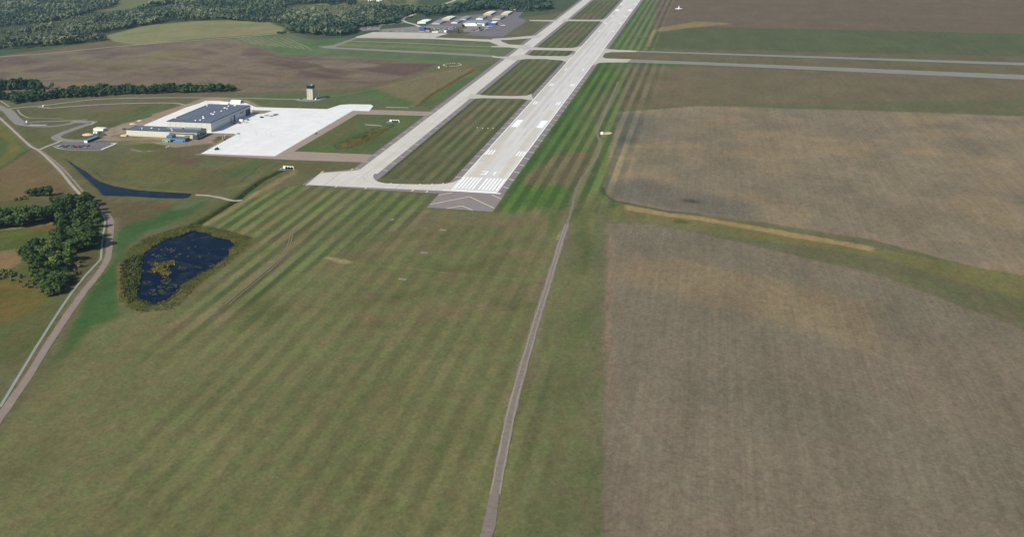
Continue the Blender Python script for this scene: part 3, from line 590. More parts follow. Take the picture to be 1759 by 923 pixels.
# roads on the left
ribbon('perimeter_road', [(10, 187.5), (40, 184), (68, 182), (120, 175.5), (182, 169.5), (300, 167.6), (400, 168.3), (515, 170.8), (530, 171.5)], 4.5, M['gravel'], .03)
ribbon('perimeter_road', [(545, 169), (575, 165), (640, 153), (700, 139), (760, 125), (800, 113)], 2.2, mat('worn_track', (136, 130, 100), .95, .1, .1), .029)
pxsheet('tower_yard', M['asphalt'], .028, [(505, 170), (520, 169), (560, 165), (561, 168), (548, 173), (530, 174.5), (512, 173.5)])
ribbon('dirt_track', [(66, 184), (88, 185.5), (105, 184), (180, 179), (250, 177), (300, 177), (322, 181), (330, 178)], 6, mat('pinkish_dirt', (172, 154, 136), .95, .1, .1), .034)
ribbon('road', [(-30, 172), (0, 185), (14, 191), (25, 203), (36, 213)], 15, M['asphalt'], .032, jit=.03)
ribbon('road', [(30, 213), (60, 209.6), (100, 208), (135, 206.5), (150, 205.5)], 7, M['asphalt'], .036, jit=.03)
ribbon('road', [(30, 213), (50, 216), (85, 217.4), (112, 214), (126, 211), (140, 208)], 8, M['asphalt'], .038, jit=.03)
ribbon('road', [(124, 209), (145, 210), (160, 209), (153, 213), (135, 219), (110, 228), (96, 235), (101, 240), (118, 242), (140, 242.5), (160, 241.5), (180, 239)], 12, M['asphalt'], .040, jit=.03)
ribbon('kerb', [(122, 208.3), (140, 208.2), (157, 209), (161, 211), (156, 214)], 1.6, M['oldconc'], .05); ribbon('kerb', [(102, 234), (104, 236.5), (112, 239), (130, 240), (150, 240), (168, 236)], 1.6, M['gravel'], .05)
ribbon('kerb', [(50, 214.5), (80, 214.8)], 5, M['oldconc'], .05)
pxsheet('car_park', M['gaapron'], .042, [(93, 250), (110, 243.8), (140, 244.5), (185, 244), (200, 246.5), (176, 257), (130, 256.5), (104, 254.5)])
ribbon('kerb', [(174, 257), (198, 247.2), (190, 246.6), (201, 245.6)], 2.2, M['white'], .055, sm=False, jit=0)
ribbon('path', [(92, 251), (104, 255.5), (130, 258), (176, 258.5)], 2.4, M['gravel'], .05); ribbon('path', [(68, 257), (82, 251), (98, 245), (105, 241)], 5, M['gravel'], .05)
ribbon('path', [(30, 188), (36, 196), (48, 202), (62, 203), (110, 204)], 2, M['gravel'], .05); ribbon('path', [(-10, 160), (0, 172), (16, 183)], 2, M['gravel'], .05)
ribbon('dirt_track', [(-20, 186), (0, 203), (25, 226), (51, 250), (68, 260), (100, 290), (125, 320), (147, 343), (161, 355)], 3.4, M['gravel'], .033)
ribbon('dirt_track', [(68, 257), (103, 285), (134, 319), (152, 341), (167, 356)], 2.6, M['dirt'], .0345)
ribbon('dirt_track', [(158, 351), (167, 357), (180, 366), (190, 378), (190.5, 395), (188, 415), (186, 440), (175, 462), (155, 488), (143, 503), (120, 535), (90, 580), (40, 660), (-60, 800)], 5.6, M['dirt'], .036)
ribbon('path', [(174, 366), (181, 376), (179, 395), (176.5, 403), (173, 446), (148, 472), (123, 503), (98, 540), (60, 600), (0, 700)], 1.9, mat('pale_path', (158, 160, 150), .9, .06, .2), .05, sm=False, jit=.03)
ribbon('path', [(336, 335), (355, 336), (380, 340), (400, 345), (416, 344)], 5, M['gravel'], .03)
M['dirt'] = mat('worn_dirt', (134, 121, 104), .95, .22, .3)
ribbon('dirt_track', [(1062, 140), (1045, 180), (1035, 205), (1027, 224), (1027, 234), (1031.5, 246), (1025, 270), (1010, 292), (996, 312), (988, 333), (982, 360), (974, 385)], 2.5, M['dirt'], .03, jit=.4)
ribbon('dirt_track', [(974, 385), (962, 420), (950, 460), (937, 503), (922, 550), (905, 610), (880, 700), (850, 850), (820, 1000)], 5.2, mat('grey_track', (136, 124, 112), .95, .22, .35), .032, jit=.25)
for dx in (-1.9, 1.9): ribbon('wheel_rut', [(974+dx, 385), (962+dx*1.2, 420), (950+dx*1.4, 460), (937+dx*1.7, 503), (922+dx*2, 550), (905+dx*2.5, 610), (880+dx*3, 700), (850+dx*4, 850)], .9, mat('pale_rut', (158, 146, 132), .95, .25, .4), .04, jit=.4)
for dx in (0, 4):
    ribbon('wheel_rut', [(512+dx*.3, 387), (500+dx, 398), (495+dx, 418), (482+dx*1.2, 442), (445+dx*1.4, 475), (410+dx*1.6, 503), (386+dx*1.6, 524)], .7, mat('dry_rut', (144, 130, 98), .95, .15, .3), .03)
sheet('equipment_pad', [P((1030, 227.8), (1048, 226.8), (1052, 228.6), (1048, 230.6), (1032, 231.8))], M['sand'], .03)
ribbon('far_road', [(-120, 108), (-40, 101), (0, 97), (60, 93), (120, 87.5), (235, 76.5), (330, 69.5), (400, 64), (480, 57), (497, 55.5)], 7, mat('far_gravel', (166, 166, 142), .95, .06, .05), .03, jit=.04)
# water
wm = bpy.data.materials.new('water'); wm.use_nodes = True; t_ = wm.node_tree; b_ = t_.nodes['Principled BSDF']
b_.inputs['Base Color'].default_value = (.004, .014, .034, 1); b_.inputs['Roughness'].default_value = .12; b_.inputs['IOR'].default_value = 1.15; b_.inputs['Specular IOR Level'].default_value = .1
nz = t_.nodes.new('ShaderNodeTexNoise'); nz.inputs['Scale'].default_value = .9; nz.inputs['Detail'].default_value = 4; bp_ = t_.nodes.new('ShaderNodeBump'); bp_.inputs['Strength'].default_value = .25; bp_.inputs['Distance'].default_value = .3
ge = t_.nodes.new('ShaderNodeNewGeometry'); t_.links.new(ge.outputs['Position'], nz.inputs[0]); t_.links.new(nz.outputs[0], bp_.inputs['Height']); t_.links.new(bp_.outputs[0], b_.inputs['Normal'])
n2 = t_.nodes.new('ShaderNodeTexNoise'); n2.inputs['Scale'].default_value = .07; n2.inputs['Detail'].default_value = 7; n2.inputs['Roughness'].default_value = .7; t_.links.new(ge.outputs['Position'], n2.inputs[0])
cr = t_.nodes.new('ShaderNodeValToRGB'); cr.color_ramp.elements[0].position = .5; cr.color_ramp.elements[0].color = (.001, .005, .018, 1); cr.color_ramp.elements[1].position = .68; cr.color_ramp.elements[1].color = (.016, .022, .024, 1)
t_.links.new(n2.outputs[0], cr.inputs[0]); t_.links.new(cr.outputs[0], b_.inputs['Base Color'])
def grow(px, s):
    c = np.mean(px, 0); return [tuple(c+(np.array(a)-c)*s) for a in px]
sheet('pond', [P(*grow(POND, 1.03))], wm, -.8)
CH2 = [(108, 270), (133, 284), (150, 295), (170, 309), (197, 318.5), (240, 325), (333, 331), (328, 339), (314, 342), (227, 338), (180, 337), (156, 313), (133, 295)]
sheet('water_channel', [P(*CH2)], wm, -.7)
# ------------------------------------------------------------------ vegetation
def ico():
    bm = bmesh.new(); bmesh.ops.create_icosphere(bm, subdivisions=1, radius=1); v = np.array([x.co[:] for x in bm.verts]); f = [[q.index for q in x.verts] for x in bm.faces]; bm.free(); return v, f
IV, IF = ico()
def crown_mesh(name, seed, lobes=9, cards=46, spread=.34, lo=.28, card=.075, m=None, flat=1.0):
    r = np.random.RandomState(seed); V = []; Fc = []; n = 0
    for i in range(lobes):
        a = r.rand()*6.283; rad = spread*math.sqrt(r.rand()); h = lo+(.62-lo*.5)*r.rand(); 
        if i == 0: rad = 0; h = .68
        rad *= 1.15-h*.7
        c = np.array([rad*math.cos(a), rad*math.sin(a), h*flat]); R = .13+.09*r.rand()
        vv = IV*R*.80*(1+.22*(r.rand(len(IV), 1)-.5))*[1, 1, .85]+c; V.append(vv); Fc += [[k+n for k in f] for f in IF]; n += len(vv)
        d = r.randn(cards, 3); d /= np.linalg.norm(d, axis=1)[:, None]; d[:, 2] = np.where(d[:, 2] < -.4, -d[:, 2], d[:, 2])
        pos = c+d*R*(.82+.34*r.rand(cards, 1))*[1, 1, .85]
        for p_, dd in zip(pos, d):
            nn = dd+r.randn(3)*.45; nn /= np.linalg.norm(nn); t1 = np.cross(nn, r.randn(3)); t1 /= np.linalg.norm(t1); t2 = np.cross(nn, t1); s = card*(.6+.8*r.rand())
            V.append(np.array([p_-t1*s, p_-t2*s*.8, p_+t1*s, p_+t2*s*.8+nn*s*.3])); Fc.append([n, n+1, n+2, n+3]); n += 4
    V = np.concatenate(V); me = bpy.data.meshes.new(name); me.from_pydata(V.tolist(), [], Fc); me.materials.append(m); me.update(); return me
def trunk_mesh(name, seed):
    r = random.Random(seed); b = MB(); b.tube((0, 0, -.02), (.01, 0, .3), .03, .022, 7); b.tube((.01, 0, .3), (.02, .01, .62), .022, .008, 6)
    for i in range(5):
        a = r.uniform(0, 6.28); b.tube((.008, 0, .2+.07*i), (.22*math.cos(a), .22*math.sin(a), .42+.07*i), .012, .004, 5)
    me = bpy.data.meshes.new(name); me.from_pydata(b.v, [], b.f); me.materials.append(M['bark']); me.update(); return me
CR = [crown_mesh('crown', s, lobes=11+s % 3, m=M['leaf']) for s in range(6)]
CB = [crown_mesh('crown', 20+s, lobes=10, cards=34, card=.085, m=M['leafbelt']) for s in range(5)]
CS = [crown_mesh('crown', 40+s, lobes=7, cards=30, spread=.45, lo=.1, card=.09, m=M['shrub'], flat=.75) for s in range(4)]
CL = [crown_mesh('crown', 60, m=M['lime'], lobes=10)]
TR = [trunk_mesh('trunk', s) for s in range(3)]
def plant(px, h, crowns, name, label, cat, group=None, wide=1.0, rough=True):
    x, y, _ = W(*px); o = empty(name, x, y, -.1, rnd.uniform(0, 6.28)); tag(o, label, cat, group)
    c = bpy.data.objects.new('crown', rnd.choice(crowns)); col.objects.link(c); c.parent = o; c.scale = (h*wide*rnd.uniform(.9, 1.15), h*wide*rnd.uniform(.9, 1.15), h)
    t = bpy.data.objects.new('trunk', rnd.choice(TR)); col.objects.link(t); t.parent = o; t.scale = (h, h, h)
    return o
def inpoly(x, y, q):
    c = False; n = len(q)
    for i in range(n):
        x0, y0 = q[i]; x1, y1 = q[(i+1) % n]
        if (y0 > y) != (y1 > y) and x < x0+(y-y0)*(x1-x0)/(y1-y0): c = not c
    return c
def scatter(poly_px, n, mind):
    q = P(*poly_px); xs = [a[0] for a in q]; ys = [a[1] for a in q]; out = []; t = 0
    while len(out) < n and t < 20000:
        t += 1; x, y = rnd.uniform(min(xs), max(xs)), rnd.uniform(min(ys), max(ys))
        if inpoly(x, y, q) and all((x-a)**2+(y-b)**2 > mind**2 for a, b in out): out.append((x, y))
    return out
def PX(x, y, z=0):
    d = np.array([x, y, z])-CP; return 600+FPX*(d@R_)/(d@F_), 251-FPX*(d@U_)/(d@F_)
def grove(poly, n, mind, h0, h1, crowns, name, label, cat, group, wide=1.0, parts=None):
    sp = sorted(((PX(x, y), rnd.uniform(h0, h1)*rnd.choice((.85, 1, 1, 1.1))) for x, y in scatter(poly, n, mind)), key=lambda q: q[0][0])
    for i, (q, h) in enumerate(sp):
        lb, gr = label, group
        if parts:
            k = int(i*len(parts)/len(sp)); lb = label+', '+parts[k]; gr = group+', '+parts[k]
        plant(q, h, crowns, name, lb, cat, gr, wide)
# clump beside the two tracks, lower left
grove([(-30, 375), (0, 374), (50, 371), (98, 366), (106, 380), (60, 389), (0, 393), (-30, 394)], 26, 7, 11, 15.5, CR, 'tree', 'dark green tree in the row above the small orange-green meadow', 'tree', 'trees in the row above the small meadow at lower left', 1.2, ['left side', 'middle', 'right side'])
grove([(88, 362), (120, 350), (150, 348), (168, 360), (176, 374), (172, 392), (140, 402), (104, 396)], 34, 7, 9.5, 14, CR, 'tree', 'dark green tree in the dense clump by the bend of the dirt track', 'tree', 'trees in the clump by the track bend', 1.2, ['left side', 'middle', 'right side'])
grove([(95, 404), (125, 404), (158, 410), (165, 425), (140, 432), (110, 436), (98, 425)], 18, 7, 11, 15, CR, 'tree', 'tall dark green tree casting its shadow towards the straight pale path', 'tree', 'tall trees left of the straight pale path', 1.25)
grove([(42, 440), (60, 430), (98, 432), (122, 446), (118, 462), (85, 478), (55, 470), (42, 456)], 22, 6.5, 9, 14, CR, 'tree', 'dark green tree in the lower clump between the tan clearing and the track', 'tree', 'trees in the lower clump by the tan clearing', 1.2)
for q in ((100, 448), (92, 458), (82, 466)): plant(q, 10, CL, 'tree', 'yellow-green tree among the dark trees of the lower clump', 'tree', 'yellow-green trees in the lower clump', 1.0)
plant((93, 414), 9, CS, 'tree', 'greyish half-bare tree between the small meadow and the dark tall trees', 'tree')
grove([(0, 466), (55, 474), (100, 482), (118, 490), (100, 508), (60, 500), (20, 485), (-20, 478)], 34, 5, 3, 5, CS, 'shrub', 'low olive shrub in the scrub strip below the tan clearing at lower left', 'shrub', 'shrubs in the scrub strip at lower left', 1.3)
grove([(58, 476), (90, 478), (118, 476), (122, 486), (104, 503), (86, 510), (66, 496)], 26, 4.5, 6, 9, CR, 'tree', 'small dark tree at the foot of the lower clump near the pale path', 'tree', 'small dark trees at the foot of the lower clump', 1.3)
grove([(118, 460), (140, 450), (150, 458), (128, 486), (112, 500), (100, 495)], 14, 5, 2.5, 4.5, CS, 'shrub', 'small olive shrub in the shade strip right of the lower tree clump', 'shrub', 'shrubs right of the lower tree clump', 1.2)
grove([(20, 432), (50, 420), (92, 408), (98, 416), (60, 434), (28, 444)], 12, 5, 3, 5, CS, 'shrub', 'olive shrub along the edge of the small meadow', 'shrub', 'shrubs edging the small meadow', 1.3)
for i, q in enumerate(((50, 337), (58, 337.5), (64, 336))): plant(q, 8.5, CR, 'tree', 'rounded dark tree left of the isolated pair in the brown field corner', 'tree', 'three rounded trees in the brown field corner', 1.15)
for q in ((73, 337), (80, 337), (85, 336)): plant(q, 10.5, CR, 'tree', 'tall dark tree at the brown field edge, right of the three rounded trees', 'tree', 'tall trees at the brown field edge', 1.1)
for q in ((26, 344), (34, 343), (42, 341)): plant(q, 5, [CS[0]], 'shrub', 'bright green shrub left of the trees in the brown field corner', 'shrub', 'shrubs in the brown field corner', 1.5)
for q in ((90, 348), (97, 348), (105, 347)): plant(q, 7, CR, 'tree', 'small spreading tree alone above the clump by the track bend', 'tree', 'small trees above the track bend', 1.4)
for q in ((130, 343), (138, 344)): plant(q, 6.5, CR, 'tree', 'low dark tree touching the pale track above the bend', 'tree', 'low trees touching the pale track', 1.5)
# tree belt between the two fields
grove([(-30, 166), (20, 166), (100, 161), (130, 157), (190, 154), (300, 153.5), (400, 154), (403, 158), (300, 160), (220, 162), (150, 167), (80, 171), (45, 177), (24, 178), (10, 172), (-30, 172)], 185, 7.5, 9, 14, CB, 'tree', 'dark green tree in the long belt by the perimeter road', 'tree', 'trees in the long belt', 1.2, ['left end', 'left of the middle', 'middle', 'right of the middle', 'right end'])
grove([(-30, 150), (0, 149), (35, 149), (66, 151), (72, 154), (30, 155), (-30, 157)], 34, 7.5, 13, 18, CB, 'tree', 'tall tree in the short row behind the left end of the long belt', 'tree', 'trees in the short row behind the belt', 1.0)
plant((89.5, 151.5), 11, CB, 'tree', 'single round tree standing apart in the brown field behind the long belt', 'tree', None, 1.1)
plant((398, 156), 8, CB, 'tree', 'last dark tree at the right end of the long belt, by a bush shadow', 'tree', None, 1.2)
for q in ((479, 57.5), (484, 58), (489, 57)): plant(q, 6, CB, 'shrub', 'dark bush beside the pale road end left of the central woods', 'shrub', 'bushes by the pale road end', 2.0)
for q in ((796, 47), (811, 42.5), (819, 44)): plant(q, 9, CB, 'tree', 'dark round tree standing in front of the long white hangar', 'tree', 'trees in front of the long white hangar', 1.05)
# far woods: one mass
def wood(name, polys, holes, spacing, h0, h1, label_kind='stuff', seed=5, ymin=-16, tint=(0, 1)):
    r = np.random.RandomState(seed); pts = []
    hs = [P(*h) for h in holes]
    for poly in polys:
        q = np.array(P(*poly)); lo, hi = q.min(0), q.max(0); n = int((hi-lo).prod()/spacing**2); c = lo+r.rand(n, 2)*(hi-lo)
        d = sdist(c[:, 0], c[:, 1], [tuple(a) for a in q]); k = d > 0
        for h in hs: k &= sdist(c[:, 0], c[:, 1], h) < 0
        k &= fbm(c[:, 0]/38+7, c[:, 1]/38+3, 3) > r.uniform(.30, .42, len(c))
        pts.append(c[k])
    pts = np.concatenate(pts)
    protos = []
    for s in range(5):
        rr = np.random.RandomState(90+s); V = []; n = 0; Q = []
        for i in range(3):
            c = np.array([*(rr.randn(2)*.17), .5+.22*rr.rand()]); R = .24+.08*rr.rand()
            d = rr.randn(21, 3); d /= np.linalg.norm(d, axis=1)[:, None]; d[:, 2] = np.where(d[:, 2] < -.3, -d[:, 2], d[:, 2])
            for dd in d:
                nn = dd+rr.randn(3)*.35; nn /= np.linalg.norm(nn); t1 = np.cross(nn, rr.randn(3)); t1 /= np.linalg.norm(t1); t2 = np.cross(nn, t1); s_ = .135*(.7+.7*rr.rand()); p_ = c+dd*R
                V += [p_-t1*s_, p_-t2*s_, p_+t1*s_, p_+t2*s_+nn*.04]
        for a in (0, 1.57): V += [np.array([-.05*math.cos(a), -.05*math.sin(a), 0]), np.array([.05*math.cos(a), .05*math.sin(a), 0]), np.array([.05*math.cos(a), .05*math.sin(a), .5]), np.array([-.05*math.cos(a), -.05*math.sin(a), .5])]
        protos.append(np.array(V))
    AV = []; AT = []
    big = fbm(pts[:, 0]/90, pts[:, 1]/90, 3)
    for (x, y), bg_ in zip(pts, big):
        v = protos[r.randint(5)]; a = r.rand()*6.283; c, s = math.cos(a), math.sin(a); h = (h0+(h1-h0)*r.rand())*(.5+.95*bg_)*r.choice([.7, .9, 1, 1.15]); wd = h*r.uniform(.75, 1.25)
        AV.append(np.stack([x+(v[:, 0]*c-v[:, 1]*s)*wd, y+(v[:, 0]*s+v[:, 1]*c)*wd, v[:, 2]*h-.1], 1)); AT.append(np.full(len(v), np.clip(tint[0]+(tint[1]-tint[0])*(.6*r.rand()**1.3+1.5*(bg_-.38)), 0, 1)))
    AV = np.concatenate(AV); AT = np.concatenate(AT); q = np.arange(len(AV)).reshape(-1, 4)
    o = npmesh(name, AV, q, M['wood'], (('tint', 'FLOAT', AT),)); print('wood', name, len(pts))
    return tag(o, kind='stuff')
holes = [[(-60, 54), (0, 46.5), (60, 42), (100, 36), (150, 23.5), (170, 21), (185, 26), (160, 36), (105, 48), (0, 60), (-60, 68)], [(-60, 70), (0, 62), (60, 57), (105, 48), (120, 50), (112, 60), (60, 68), (0, 74), (-60, 82)],
         [(150, 23), (195, 12), (210, -12), (275, -16), (268, 6), (250, 14), (232, 20), (190, 26)], [(255, 12), (300, 6), (306, 12), (264, 22)], [(-60, -20), (150, -20), (130, 1), (60, 3), (-60, 10)], [(-5, 13), (14, 12.5), (14, 14.5), (-5, 15)],
         [(484, 15), (505, 8), (560, 5), (630, -6), (720, -8), (716, 8), (660, 13), (612, 13), (606, 27), (560, 30), (560, 22), (500, 22)]]
wood('woods', [[(-60, 98), (0, 86), (100, 78), (184, 69), (168, 59), (183, 55), (250, 43), (300, 36), (375, 33.5), (400, 35), (440, 38), (462, 37), (482, 40), (560, 34), (640, 0), (640, -16), (-60, -26)]], holes, 9.5, 9, 15, tint=(0, 1))
wood('woods', [[(484, 44), (490, 52), (505, 58), (550, 61), (585, 61), (612, 57), (618, 53), (608, 49), (640, 46), (680, 39), (706, 27), (726, 16), (724, 11), (690, 13), (660, 15), (614, 18), (612, 27), (560, 34), (515, 37)]], [[(540, 34), (600, 31), (600, 33.5), (545, 36)]], 8.5, 10, 16, seed=8, tint=(-.15, .75))
wood('woods', [[(722, 21), (760, 15), (800, 8), (860, -2), (930, -8), (945, 8), (947, 15), (925, 18.5), (880, 20), (850, 16), (830, 16), (778, 24), (730, 29)], [(556, 2), (570, -3), (610, -3), (610, 9), (566, 10)]], [], 8, 10, 16, seed=9, tint=(-.25, .5))
wood('brush', [holes[0], holes[1], [(60, 70), (110, 50), (150, 46), (165, 58), (120, 70)], [(490, 12), (560, 8), (700, -4), (700, 4), (600, 24), (500, 22)]], [], 10, 3, 6, seed=21, tint=(.35, 1.15))
# reeds round the pond, along the ditches, and floating weed
def tufts(name, pts, h, seed, tint=(0, 1), z0=-.3, wd=.8, zb=-.15):
    r = np.random.RandomState(seed); V = []; T = []
    for x, y in pts:
        tt = np.clip(tint[0]+(tint[1]-tint[0])*(.45*r.rand()+1.1*float(fbm(np.array([x/11.]), np.array([y/11.]), 3)[0])-.25), 0, 1); hh = h*r.uniform(.6, 1.3)
        for i in range(7):
            c = np.array([x, y, zb])+np.array([*(r.randn(2)*.9), 0]); a = r.rand()*3.14; d = np.array([math.cos(a), math.sin(a), 0])*r.uniform(.5, 1.0)*wd; up = np.array([*(r.randn(2)*.5), hh*r.uniform(.7, 1.2)])
            V += [c-d+[0, 0, z0], c+d+[0, 0, z0], c+d*.7+up, c-d*.7+up]; T += [tt]*4
    V = np.array(V); return tag(npmesh(name, V, np.arange(len(V)).reshape(-1, 4), M['reed'], (('tint', 'FLOAT', np.array(T)),)), kind='stuff')
def rand_in(poly_px, hole_px, n, seed, mode=1):
    r = np.random.RandomState(seed); q = np.array(P(*poly_px)); lo, hi = q.min(0), q.max(0); c = lo+r.rand(n*6, 2)*(hi-lo); k = sdist(c[:, 0], c[:, 1], [tuple(a) for a in q]) > 0
    if hole_px: k &= sdist(c[:, 0], c[:, 1], P(*hole_px)) < 0
    return c[k][:n]
tufts('reeds', rand_in(REED, grow(POND, 1.02), 3000, 1), .32, 1, (-.2, .85), wd=.45); tufts('reeds', rand_in([(207, 455), (235, 436), (243, 452), (240, 480), (236, 500), (226, 522), (212, 505)], POND, 260, 6), .9, 2, (-.4, .5), wd=.7)
def along(px, n, wd, seed):
    r = np.random.RandomState(seed); q = [np.array(a) for a in P(*px)]; L_ = np.cumsum([0]+[np.hypot(*(b-a)) for a, b in zip(q, q[1:])]); out = []
    for t in r.rand(n)*L_[-1]:
        i = min(len(q)-2, np.searchsorted(L_, t)-1); i = max(i, 0); p_ = q[i]+(q[i+1]-q[i])*((t-L_[i])/(L_[i+1]-L_[i])); out.append(p_+r.randn(2)*wd)
    return out
tufts('ditch_grass', along(DITCH, 900, 1.7, 3), .3, 3, (-.9, .25), -.6, .45, -1.0)
tufts('ditch_grass', along([(580, 252), (616, 247), (650, 229), (678, 214)], 300, 2.5, 4), .25, 4, (0, 1.1), -.6, .45, -.9)
tufts('ditch_grass', along([(716, 181), (740, 163), (775, 143), (812, 119)], 350, 2, 4), .25, 5, (0, 1.1), -.6, .45, -.9)
r = np.random.RandomState(12); wp = []
for cx, cy, rx, ry, n in ((284, 452, 17, 4, 60), (266, 464, 14, 3.5, 50), (286, 465, 8, 6, 35), (290, 428, 16, 5, 14), (335, 432, 30, 10, 8), (270, 436, 14, 5, 12), (285, 480, 9, 6, 40), (312, 459, 7, 3, 14), (340, 458, 4, 1.5, 5), (252, 483, 8, 3, 14), (262, 452, 12, 4, 20),  (283, 492, 14, 6, 40), (300, 490, 6, 3, 12), (300, 440, 30, 12, 10), (270, 500, 14, 6, 30), (362, 455, 3, 1, 3)):
    for i in range(n):
        a, q_ = r.rand()*6.283, math.sqrt(r.rand()); x, y = P((cx+rx*q_*math.cos(a), cy+ry*q_*math.sin(a)))[0]; s = r.uniform(.4, 1.5); k = r.randint(6, 10)
        wp.append([(x+s*r.uniform(.6, 1.2)*math.cos(6.283*j/k), y+1.0*s*r.uniform(.5, 1.1)*math.sin(6.283*j/k)) for j in range(k)])
sheet('pond_weed', wp, mat('pond_weed', (82, 84, 44), .9, .3, .4), -.77, 'stuff')
tufts('reeds', [p_ for p_ in rand_in([(262, 452), (300, 447), (298, 455), (280, 458), (292, 468), (284, 476), (276, 470), (256, 466), (270, 460)], None, 130, 31)], .35, 32, (.5, 1.2), -.9)
# ------------------------------------------------------------------ buildings.  world y = -v
def parapet(b, x0, x1, y0, y1, z, t=.5, h=.6):
    b.box(x0, x1, y0, y0+t, z, z+h).box(x0, x1, y1-t, y1, z, z+h).box(x0, x0+t, y0+t, y1-t, z, z+h).box(x1-t, x1, y0+t, y1-t, z, z+h)
# big maintenance hangar: u 203..324, v -452..-388
H = tag(empty('aircraft_hangar', 263.5, 420), 'huge hangar with blue-grey flat roof beside the bright white apron', 'hangar')
hx0, hx1, hy0, hy1, hz = -60.5, 60.5, -32, 32, 12.4
MB().box(hx0, hx1, hy0, hy1, 0, hz-.7).build('wall', M['cream'], H)
b = MB(); b.box(hx0+.55, hx1-.55, hy0+.55, hy1-.55, hz-.7, hz-.3)
rf = b.build('roof', M['roof'], H)
b = MB(); parapet(b, hx0-.05, hx1+.05, hy0-.05, hy1+.05, hz-.69, .6, .69); b.build('parapet', M['darkroof'], H)
# apron side cladding (y = hy0 side)
b = MB(); b.box(hx0+.2, hx1-.2, hy0-.25, hy0-.01, .3, hz-.75); b.build('cladding', M['sidewall'], H)
b = MB(); b.box(hx0+.2, hx1-.2, hy0-.45, hy0-.26, 8.8, 9.3).box(hx0+.2, hx1-.2, hy0-.45, hy0-.26, 2.2, 2.5); b.build('trim_band', M['grey'], H)
for x0, x1, z1 in ((5.5, 10, 9.0), (-3.5, -1.8, 8.0), (44, 58.5, 8.4), (26, 38, 8.0)):
    if x0 == 26: MB().box(x0, x1, hy0-.55, hy0-.46, 7.2, 8.6).build('window', M['glass'], H); continue
    d = MB().box(x0, x1, hy0-.6, hy0-.47, 0, z1).build('door', M['door'], H)
    MB().box(x0+(x1-x0)/3-.2, x0+(x1-x0)/3+.2, hy0-.75, hy0-.61, 0, z1).box(x0+(x1-x0)*2/3-.2, x0+(x1-x0)*2/3+.2, hy0-.75, hy0-.61, 0, z1).build('frame', M['grey'], d)
vents = [(213.2, 415.1), (216.5, 410), (229, 411.5), (237.7, 416.8), (258.8, 415.6), (255.2, 410.6), (270.3, 416.1), (277.1, 409.2), (299.2, 415), (294.7, 409.4), (312.5, 415.7), (317.7, 408.4), (310.5, 447.9), (223.3, 450)]
for i, (x, y) in enumerate(vents):
    s = .8+.5*(i % 3 == 2); x -= 263.5; y -= 420; MB().box(x-s, x+s, y-s*1.1, y+s*1.1, hz-.299, hz+.75).build('roof_vent', M['white'], H)
# end wall corner piers and joints
b = MB()
for y in np.arange(hy0+6, hy1-2, 7.5): b.box(hx0-.12, hx0-.01, y, y+.12, .1, hz-.8)
b.build('wall_joint', M['grey'], H)
# long low wing u 163..189, v -488..-387
L1 = tag(empty('workshop_building', 176, 438), 'long low cream building with dark flat roof in front of the huge hangar', 'building')
x0, x1, y0, y1, z = -13, 13, -50.5, 50.5, 8
MB().box(x0, x1, y0, y1, 1.7, z-.6).build('wall', M['cream'], L1); MB().box(x0-.12, x1+.05, y0-.05, y1+.12, 0, 1.65).build('wall_base', M['creamband'], L1)
rf = MB().box(x0+.5, x1-.5, y0+.5, y1-.5, z-.6, z-.25).build('roof', M['roof'], L1)
b = MB(); parapet(b, x0-.05, x1+.05, y0-.05, y1+.05, z-.59, .55, .59); b.build('parapet', M['darkroof'], L1)
for x, y, s in ((2, 22, 1.1), (-5, 32, .6), (-4, 8, .6), (3, -6, .7), (-6, -12, 1.0), (1, 36, .5)): MB().box(x-s, x+s, y-s, y+s, z-.249, z+.45).build('roof_vent', M['white'], rf)
b = MB().box(7, 11.6, -46, -22, z-.24, z+1.0).box(5.5, 9, -20, 2, z-.24, z+.7); b.build('roof_unit', M['grey'], rf)
for k in range(6): MB().box(x0-.16, x0-.02, -34+k*13.5, -31+k*13.5, 4.6, 5.6).build('window', M['glass'], L1) if k in () else None
b = MB().box(x0+7, x0+24, y0-.25, y0-.06, 1.9, 3.2).box(x0+7, x0+24, y0-.25, y0-.06, 4.4, 6.2); b.build('window_band', M['glass'], L1)
b = MB().box(x0+6, x0+25, y0-1.0, y0-.27, 3.5, 3.9); b.build('canopy', M['blue'], L1)
MB().box(x0-5, x0-.14, y1-2, y1+6, 0, 1.6).build('low_wall', M['creamband'], L1)
# cream entrance block u 158.5..163, v -425..-391
E1 = tag(empty('entrance_building', 160.8, 408), 'pale yellow entrance block with a glazed end, against the long low building', 'building')
x0, x1, y0, y1, z = -2.0, 2.05, -17, 17, 6.5
MB().box(x0, x1, y0, y1, 0, z-.5).build('wall', M['creamband'], E1); MB().box(x0+.3, x1-.05, y0+.3, y1-.3, z-.5, z-.2).build('roof', M['roof'], E1)
b = MB(); parapet(b, x0-.04, x1-.02, y0-.04, y1+.04, z-.49, .4, .5); b.build('parapet', M['darkroof'], E1)
MB().box(x0-.12, x0-.02, -13, -5.5, 3.9, 5.0).build('window', M['glass'], E1)
MB().box(x0-.9, x1, y0-6.2, y0-.06, 0, 5.9).build('glazed_bay', M['door'], E1)
b = MB()
for yy in (y0-6.3, y0-4.3, y0-2.3, y0-.5): b.box(x0-1.05, x0-.92, yy, yy+.35, 0, 6.0)
b.box(x0-1.05, x0-.92, y0-6.3, y0-.1, 5.9, 6.3); b.build('frame', M['grey'], E1)
